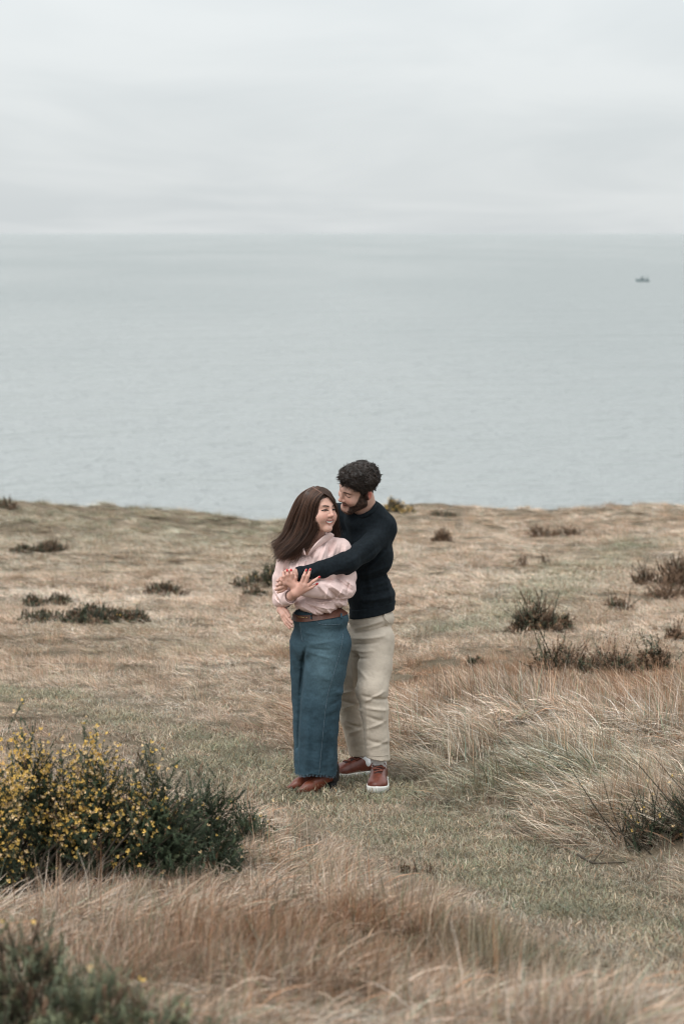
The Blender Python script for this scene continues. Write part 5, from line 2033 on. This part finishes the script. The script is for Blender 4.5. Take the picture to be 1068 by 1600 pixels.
# jumper
JU = Shape()
JU.u(p_ell(W(566, 866, 0.24), (0.190, 0.128, 0.175), MB_), 0.0)
JU.u(p_cone(W(531, 806, 0.30), W(598, 824, 0.20), 0.066, 0.066), 0.06)
JU.u(p_cone(W(556, 806, 0.24), W(582, 804, 0.22), 0.066, 0.066), 0.05)
JU.u(p_cone(W(573, 796, 0.22), W(598, 818, 0.20), 0.062, 0.060), 0.04)
JU.u(p_cone(W(556, 816, 0.190), W(580, 812, 0.19), 0.056, 0.056), 0.04)
JU.u(p_ell(W(578, 926, 0.25), (0.140, 0.118, 0.105), MB_), 0.06)
JU.u(p_cone(W(581, 940, 0.25), W(580, 965, 0.24), 0.124, 0.122), 0.04)
# arm across the front
JU.u(p_cone(W(598, 829, 0.19), W(572, 858, 0.04), 0.070, 0.062), 0.04)
JU.u(p_cone(W(572, 858, 0.04), W(541, 879, -0.09), 0.062, 0.060), 0.03)
JU.u(p_cone(W(541, 879, -0.09), W(505, 889, -0.135), 0.058, 0.048), 0.03)
JU.u(p_cone(W(505, 889, -0.135), W(472, 896, -0.155), 0.047, 0.038), 0.02)
# arm behind
JU.u(p_cone(W(531, 806, 0.30), W(492, 878, 0.27), 0.064, 0.054), 0.04)
JU.u(p_cone(W(492, 878, 0.27), W(446, 940, 0.18), 0.050, 0.036), 0.03)
JU.post.append(folds2d([
    (600, 862, 560, 900, 3, -0.010), (606, 866, 575, 893, 2.5, 0.008), (565, 862, 545, 872, 4, 0.006), (590, 838, 560, 858, 5, 0.006), (596, 850, 566, 872, 4, -0.007), (585, 830, 555, 848, 4, -0.005),
    (545, 895, 520, 903, 3, 0.007), (550, 888, 525, 896, 3, -0.006), (530, 884, 505, 895, 3, 0.005), (498, 884, 480, 897, 3, 0.004),
    (565, 905, 606, 890, 3.5, 0.010), (568, 914, 608, 903, 3, -0.010), (566, 924, 610, 915, 3.5, 0.009), (570, 935, 613, 928, 3, -0.010), (566, 944, 616, 938, 3.5, 0.012),
    (560, 915, 562, 950, 4, 0.007), (575, 895, 580, 935, 4, 0.006), (604, 905, 612, 945, 3, 0.006),
    (545, 812, 552, 850, 4, 0.006), (535, 820, 545, 852, 4, -0.006), (590, 805, 612, 822, 4, 0.004)]))
JU.post.append(lambda P: (0.0030 * vnoise(P, 16, 12) + 0.0012 * vnoise(P, 45, 13)).astype(np.float32))
NC = W(569, 795.5, 0.190)
NA = unit(np.array([-0.42, -0.38, 0.82]))
JU.sub(p_cyl(NC, NA, 0.063, 0.006), 0.004)
JU.cut(((lambda P: -(P[:, 2] - (W(585, 957, 0.12)[2] - 0.20 * (0 * P[:, 0] + np.clip(W(617, 950)[0] - P[:, 0], 0, 0.3)) ))), None, 0), 0.006)
m_knit, n, l, b = principled('navy_knit')
tc = n.new('ShaderNodeTexCoord')
wv = nd(n, 'ShaderNodeTexWave', wave_type='BANDS', bands_direction='Z')
wv.inputs['Scale'].default_value = 95.0
wv.inputs['Distortion'].default_value = 3.0
l.new(tc.outputs['Object'], wv.inputs[0])
t1 = nd(n, 'ShaderNodeTexNoise', i_Scale=320.0, i_Detail=3.0)
l.new(tc.outputs['Object'], t1.inputs[0])
ad = nd(n, 'ShaderNodeMath', operation='ADD')
l.new(wv.outputs[1], ad.inputs[0])
l.new(t1.outputs[0], ad.inputs[1])
bp = nd(n, 'ShaderNodeBump')
bp.inputs['Strength'].default_value = 0.16
bp.inputs['Distance'].default_value = 0.003
l.new(ad.outputs[0], bp.inputs['Height'])
l.new(bp.outputs[0], b.inputs['Normal'])
t2 = nd(n, 'ShaderNodeTexNoise', i_Scale=60.0, i_Detail=4.0)
l.new(tc.outputs['Object'], t2.inputs[0])
r1 = nd(n, 'ShaderNodeValToRGB')
r1.color_ramp.elements[0].position = 0.3
r1.color_ramp.elements[0].color = (0.0060, 0.0088, 0.0115, 1)
r1.color_ramp.elements[1].position = 0.7
r1.color_ramp.elements[1].color = (0.011, 0.0160, 0.0205, 1)
l.new(t2.outputs[0], r1.inputs[0])
l.new(r1.outputs[0], b.inputs['Base Color'])
b.inputs['Roughness'].default_value = 0.9
b.inputs['Specular IOR Level'].default_value = 0.15
b.inputs['Sheen Weight'].default_value = 0.05
b.inputs['Sheen Roughness'].default_value = 0.4
b.inputs['Sheen Tint'].default_value = (0.35, 0.5, 0.6, 1)
jumper, UV_, UF_ = build('jumper', JU, *bbox([W(430, 770, -0.25), W(630, 985, 0.45)], 0.03), 0.0046, m_knit, man, (0.01, 0.015, 0.02))


def band(name, c0, c1, r0, r1, parent, mat, tilt=None, n=40, thick=0.006):
    """a closed ribbed ring between two circles"""
    ax = np.asarray(c1) - np.asarray(c0)
    axn = ax / np.linalg.norm(ax)
    u = np.cross(axn, [0.3, 1.0, 0.1])
    u /= np.linalg.norm(u)
    v = np.cross(axn, u)
    V, F = [], []
    prof = [(0, r0 - thick), (0, r0), (0.5, (r0 + r1) / 2 + thick * 0.5), (1, r1), (1, r1 - thick)]
    for t, r in prof:
        for k in range(n):
            a = 2 * math.pi * k / n
            rr = r + (0.0012 if k % 2 else 0)
            V.append(c0 + ax * t + (math.cos(a) * u + math.sin(a) * v) * rr)
    for i in range(4):
        for k in range(n):
            F.append((i * n + k, i * n + (k + 1) % n, (i + 1) * n + (k + 1) % n, (i + 1) * n + k))
    return add_mesh(name, np.array(V), F, mat, parent)


nb0 = hm.world((0, -0.03, -0.09))
nb1 = W(571, 812, 0.215)
nd_ = unit(nb1 - nb0)
band('collar', NC + NA * 0.010, NC - NA * 0.012, 0.066, 0.074, jumper, m_knit, n=64)
wd = unit(W(460, 898, -0.166) - W(472, 896, -0.155))
band('cuff', W(474, 895.6, -0.154), W(463.5, 897, -0.164), 0.0395, 0.0370, jumper, m_knit)
# ribbed hem: a slightly proud lower edge of the jumper
HE = Shape()
HE.u((lambda P: JU(P) - 0.004, W(578, 950, 0.24), 0.2), 0.0)
zb = W(585, 957, 0.12)[2]
fz = lambda P: (P[:, 2] - (zb - 0.20 * np.clip(W(617, 950)[0] - P[:, 0], 0, 0.3)))
HE.cut(((lambda P: fz(P) - 0.050), None, 0), 0.003)
HE.cut(((lambda P: -fz(P) - 0.002), None, 0), 0.003)
build('ribbed_hem', HE, *bbox([W(535, 930, -0.0), W(630, 985, 0.45)], 0.03), 0.0045, m_knit, jumper, (0.01, 0.015, 0.02))

# trousers
TR = Shape()
TR.u(p_ell(W(579, 965, 0.25), (0.138, 0.118, 0.085), MB_), 0.0)
TR.u(p_ell(W(579, 1000, 0.25), (0.132, 0.118, 0.110), MB_), 0.04)
tF = [(589, 1000, 0.19, 0.100), (586, 1040, 0.15, 0.094), (581, 1078, 0.09, 0.088), (585, 1110, 0.09, 0.077), (588, 1150, 0.095, 0.069), (590, 1192, 0.09, 0.066), (590, 1205, 0.09, 0.066)]
tB = [(558, 1000, 0.31, 0.105), (551, 1045, 0.34, 0.096), (546, 1085, 0.38, 0.084), (551, 1120, 0.42, 0.074), (557, 1150, 0.46, 0.066), (561, 1185, 0.50, 0.056), (562, 1200, 0.50, 0.055)]
for lg in (tF, tB):
    for a, b_ in zip(lg[:-1], lg[1:]):
        TR.u(p_cone(W(*a[:3]), W(*b_[:3]), a[3], b_[3]), 0.02 if lg is tF else 0.01)
TR.cut(p_plane(W(580, 945, 0.2), (0, 0, 1)), 0.004)
zf, zb2 = W(590, 1185, 0.09)[2], W(562, 1179, 0.50)[2]
TR.cut(((lambda P: -(P[:, 2] - np.where(P[:, 1] > YC + 0.30 + 0 * P[:, 0], zb2, zf + 0.10 * (W(590, 1188)[0] - P[:, 0])))), None, 0), 0.002)
TR.post.append(folds2d([(x0, y0, x1, y1, w_ * 0.9, h_ * 1.6) for x0, y0, x1, y1, w_, h_ in [
    (556, 990, 600, 975, 3, 0.006), (556, 998, 606, 985, 2.5, -0.006), (552, 1006, 600, 998, 3, 0.007), (550, 1016, 590, 1008, 2.5, -0.006), (552, 1026, 582, 1020, 3, 0.005), (553, 1038, 575, 1032, 2.5, -0.005),
    (560, 1050, 572, 1062, 3, 0.004), (566, 1088, 606, 1096, 3, -0.006), (570, 1096, 600, 1082, 3, 0.006), (568, 1106, 606, 1112, 3, 0.005), (572, 1120, 600, 1130, 3.5, -0.005),
    (574, 1140, 604, 1128, 3, 0.005), (572, 1158, 604, 1166, 3.5, -0.004), (574, 1172, 606, 1160, 3, 0.004), (572, 1084, 573, 1180, 2, 0.003), (601, 1100, 607, 1185, 2, 0.003),
    (528, 1100, 556, 1094, 3, 0.006), (530, 1110, 556, 1118, 3, -0.006), (536, 1126, 566, 1112, 3, 0.005), (542, 1150, 568, 1160, 3, -0.005), (546, 1168, 570, 1158, 3, 0.005), (548, 1040, 552, 1090, 3, 0.005),
    (600, 960, 606, 985, 2.5, 0.006), (596, 958, 600, 975, 2, -0.005)]]))
TR.post.append(lambda P: (0.0022 * vnoise(P, 22, 14) + 0.0010 * vnoise(P, 60, 15)).astype(np.float32))
m_chino = mat_col('beige_cotton', 0.85, noise=0.08, nscale=18, bump=0.3, bscale=70.0, spec=0.2)
CHINO = np.array([0.50, 0.435, 0.36])
trousers, TV, TF = build('trousers', TR, *bbox([W(515, 940, 0.0), W(630, 1215, 0.6)], 0.04), 0.0046, m_chino, man, CHINO)
V, F = line_on(TR, [(596, 955), (601, 966), (607, 974)], 0.003, 0.001, 12)
add_mesh('pocket_edge', V, F, m_chino, trousers, cols=np.repeat(CHINO[None] * 1.15, len(V), 0))
V, F = line_on(TR, [(573.5, 1180), (590, 1181.5), (606, 1180)], 0.0018, 0.001, 14)
add_mesh('hem_seam', V, F, m_chino, trousers, cols=np.repeat(CHINO[None] * 0.75, len(V), 0))
V, F = line_on(TR, [(572, 1010), (561, 1050), (560, 1080)], 0.0015, 0.0008, 14)

# socks and trainers
m_sock = mat_plain('white_sock', (0.82, 0.82, 0.83), 0.9, noise=0.06, nscale=90, bump=0.3, bscale=160)
m_shoe = mat_plain('chestnut_leather', (0.125, 0.034, 0.021), 0.36, noise=0.25, nscale=28, bump=0.12, bscale=110)
m_sole = mat_plain('white_rubber', (0.70, 0.69, 0.65), 0.6, noise=0.12, nscale=40)
m_lace = mat_plain('chestnut_lace', (0.16, 0.05, 0.032), 0.8)
m_tongue = mat_plain('dark_tongue', (0.035, 0.012, 0.009), 0.7)


def trainer(origin, heading, ankle, sc_shoe):
    T = placer(origin, heading, sc_shoe)
    U = Shape()
    U.u(p_ell((0.105, 0, 0.042), (0.052, 0.046, 0.030)), 0.0)
    U.u(p_cone((0.07, 0, 0.042), (-0.085, 0, 0.052), 0.040, 0.036), 0.03)
    U.u(p_cone((0.035, 0, 0.060), (-0.035, 0, 0.088), 0.030, 0.032), 0.03)
    U.u(p_cone((-0.090, 0, 0.050), (-0.085, 0, 0.085), 0.034, 0.034), 0.02)
    U.sub(p_cone((-0.060, 0, 0.115), (-0.055, 0, 0.20), 0.033, 0.045), 0.008)
    U.cut(((lambda P: -(P[:, 2] - 0.024 - 0.010 * np.maximum(0, P[:, 0] - 0.08) / 0.08)), None, 0), 0.003)
    V, F = mesh_sdf(U, (-0.15, -0.07, 0.0), (0.18, 0.07, 0.15), 0.003)
    sh = add_mesh('trainer', T(V), F, m_shoe, man)
    out = []
    for k in range(40):
        a = 2 * math.pi * k / 40
        x = 0.018 + 0.152 * math.cos(a)
        w = np.interp(x, [-0.13, -0.10, -0.03, 0.05, 0.10, 0.14, 0.165], [0.022, 0.042, 0.044, 0.052, 0.053, 0.042, 0.014])
        out.append((x, (1 if math.sin(a) >= 0 else -1) * w * min(1, abs(math.sin(a)) * 1.9)))
    V, F = [], []
    for z, g in ((0.0, 0.96), (0.004, 1.0), (0.024, 1.0), (0.031, 0.99), (0.031, 0.90)):
        V += [((x - 0.018) * g + 0.018, y * g, z + 0.010 * max(0, x - 0.08) / 0.08) for x, y in out]
    for i in range(4):
        for k in range(40):
            F.append((i * 40 + k, i * 40 + (k + 1) % 40, (i + 1) * 40 + (k + 1) % 40, (i + 1) * 40 + k))
    F += [tuple(range(39, -1, -1)), tuple(range(160, 200))]
    add_mesh('sole', T(V), F, m_sole, sh)
    # tongue and laces
    TG = Shape().u((lambda P: U(P) - 0.0022, np.array((0.02, 0, 0.08)), 0.12), 0.0)
    TG.cut(((lambda P: np.abs(P[:, 1]) - 0.017 - 0.05 * np.maximum(0, 0.05 - P[:, 0]) * 0.6), None, 0), 0.003)
    TG.cut(((lambda P: P[:, 0] - 0.074), None, 0), 0.003)
    TG.cut(((lambda P: -(P[:, 0] + 0.034)), None, 0), 0.003)
    TG.cut(((lambda P: -(P[:, 2] - 0.062)), None, 0), 0.003)
    V, F = mesh_sdf(TG, (-0.06, -0.05, 0.03), (0.1, 0.05, 0.15), 0.003)
    add_mesh('tongue', T(V), F, m_tongue, sh)
    for i in range(5):
        x = 0.062 - 0.020 * i
        pts = []
        for s in np.linspace(-1, 1, 9):
            yy = s * (0.021 + 0.002 * i)
            col_z = np.linspace(0.15, 0.03, 160)
            D = U(np.column_stack([np.full(160, x + 0.008 * s * (1 if i % 2 else -1)), np.full(160, yy), col_z]))
            pts.append((x + 0.008 * s * (1 if i % 2 else -1), yy, col_z[int(np.argmax(D < 0.0))] + 0.0055))
        V, F = tube(T(pts), 0.0040, 6)
        add_mesh('lace', V, F, m_lace, sh)
    for s in (-1, 1):
        pts = [(-0.018, 0, 0.118), (-0.010, s * 0.018, 0.124), (0.004, s * 0.034, 0.108), (0.010, s * 0.026, 0.094), (-0.012, s * 0.004, 0.116)]
        V, F = tube(T(bez(pts, 14)), 0.003, 6)
        add_mesh('lace_bow', V, F, m_lace, sh)
    a0 = T((-0.055, 0, 0.07))
    K = Shape().u(p_cone(a0, ankle, 0.043, 0.045), 0.0)
    V, F = mesh_sdf(K, *bbox([a0, ankle], 0.06), 0.004)
    add_mesh('sock', V, F, m_sock, man)


g0 = W(590, 1236, -0.03)
trainer((g0[0] + 0.005, g0[1] + 0.11, H(g0[0:1], g0[1:2])[0] + 0.003), math.atan2(-1.0, -0.06), W(591, 1178, 0.09), 1.20)
g0 = W(556, 1207, 0.47)
trainer((g0[0], g0[1], H(g0[0:1], g0[1:2])[0] - 0.006), math.atan2(-0.48, -0.88), W(562, 1172, 0.50), 1.08)

# hair: a curly crop
HM_C = np.array([0.017, 0.0115, 0.009])
HMa = Shape()


def f_mcap(P):
    q = hm.loc(P)
    x, y, z = np.abs(q[:, 0]), q[:, 1], q[:, 2]
    d = smin(p_ell((0, -0.012, 0.052), (0.086, 0.112, 0.094))[0](q), p_ell((0, 0.030, 0.098), (0.064, 0.066, 0.040))[0](q), 0.03)
    hl = np.interp(y, [-0.12, -0.07, -0.035, -0.012, 0.012, 0.020, 0.045, 0.075, 0.095], [-0.075, -0.075, -0.045, 0.022, 0.022, 0.020, 0.040, 0.068, 0.076])
    hl = np.where((y > -0.010) & (y < 0.016) & (x > 0.06), -0.015, hl)
    d = np.maximum(d, (hl - z) * 0.8)
    return d * hm.s


HMa.u((f_mcap, hm.c, 0.18), 0.0)
HMa.post.append(lambda P: (-0.0110 * np.abs(vnoise(P, 38, 16)) - 0.0045 * np.abs(vnoise(P, 85, 17)) + 0.006).astype(np.float32) * smooth(-0.02, 0.05, hm.loc(P)[:, 2]).astype(np.float32))
hair_m, MV, MF = build('hair', HMa, *bbox([W(515, 710, -0.1), W(605, 805, 0.32)], 0.03), 0.0032, m_hair, man, col_hair(HM_C, 18))
qq = hm.loc(MV)
top = np.nonzero((qq[:, 2] > 0.0) & (HMa(MV + 0.004 * unit(MV - hm.world((0, -0.01, 0.03)))) > 0.001))[0]
rngm = np.random.default_rng(8)
N = 3600
p0 = MV[rngm.choice(top, N)]
nrm = unit(p0 - hm.world((0, -0.01, 0.03)))
fw = np.asarray(hm.R[:, 1], float)
tan = unit(np.cross(nrm, rngm.normal(size=(N, 3))) + 0.6 * fw)
bi = np.cross(nrm, tan)
t = np.linspace(0, 1, 10)[None, :, None]
hgt_ = smooth(-0.01, 0.06, hm.loc(p0)[:, 2])[:, None, None]
rad = rngm.uniform(0.0015, 0.0038, (N, 1, 1)) * (0.3 + 0.7 * hgt_)
ph = rngm.uniform(0, 6.28, (N, 1, 1))
turn = rngm.uniform(4, 8.5, (N, 1, 1))
ln = rngm.uniform(0.012, 0.034, (N, 1, 1))
P = p0[:, None] - nrm[:, None] * 0.004 + tan[:, None] * ln * (t - 0.3) + nrm[:, None] * (rad * (0.4 + 0.8 * np.sin(ph + turn * t)) * (0.5 + 0.5 * t)) + bi[:, None] * rad * np.cos(ph + turn * t)
V, F = strands(P, 0.0010, 0.0005)
cs = HM_C * rngm.uniform(0.5, 2.8, (N, 1)) * (1 + np.array([0.2, 0.08, 0]) * rngm.random((N, 1)))
NL = 1700
k_ = rngm.choice(N, NL, replace=False)
hl_ = hgt_[k_]
rl = rngm.uniform(0.003, 0.0055, (NL, 1, 1)) * (0.35 + 0.65 * hl_)
P2 = p0[k_][:, None] - nrm[k_][:, None] * 0.003 + tan[k_][:, None] * ln[k_] * 1.5 * (t - 0.4) + nrm[k_][:, None] * (rl * (0.25 + 0.5 * np.sin(ph[k_] + 5.5 * t))) + bi[k_][:, None] * rl * np.cos(ph[k_] + 5.5 * t)
V2, F2 = strands(P2, 0.0019, 0.0005, 4)
c2 = HM_C * rngm.uniform(0.5, 2.2, (NL, 1)) * (1 + np.array([0.2, 0.08, 0]) * rngm.random((NL, 1)))
lk_ = add_mesh('curl_locks', V2, F2, m_hair, hair_m, cols=np.repeat(c2, 40, 0))
lk_['kind'] = 'stuff'
ls = add_mesh('curls', V, F, m_hair, hair_m, cols=np.repeat(cs, 30, 0))
ls['kind'] = 'stuff'
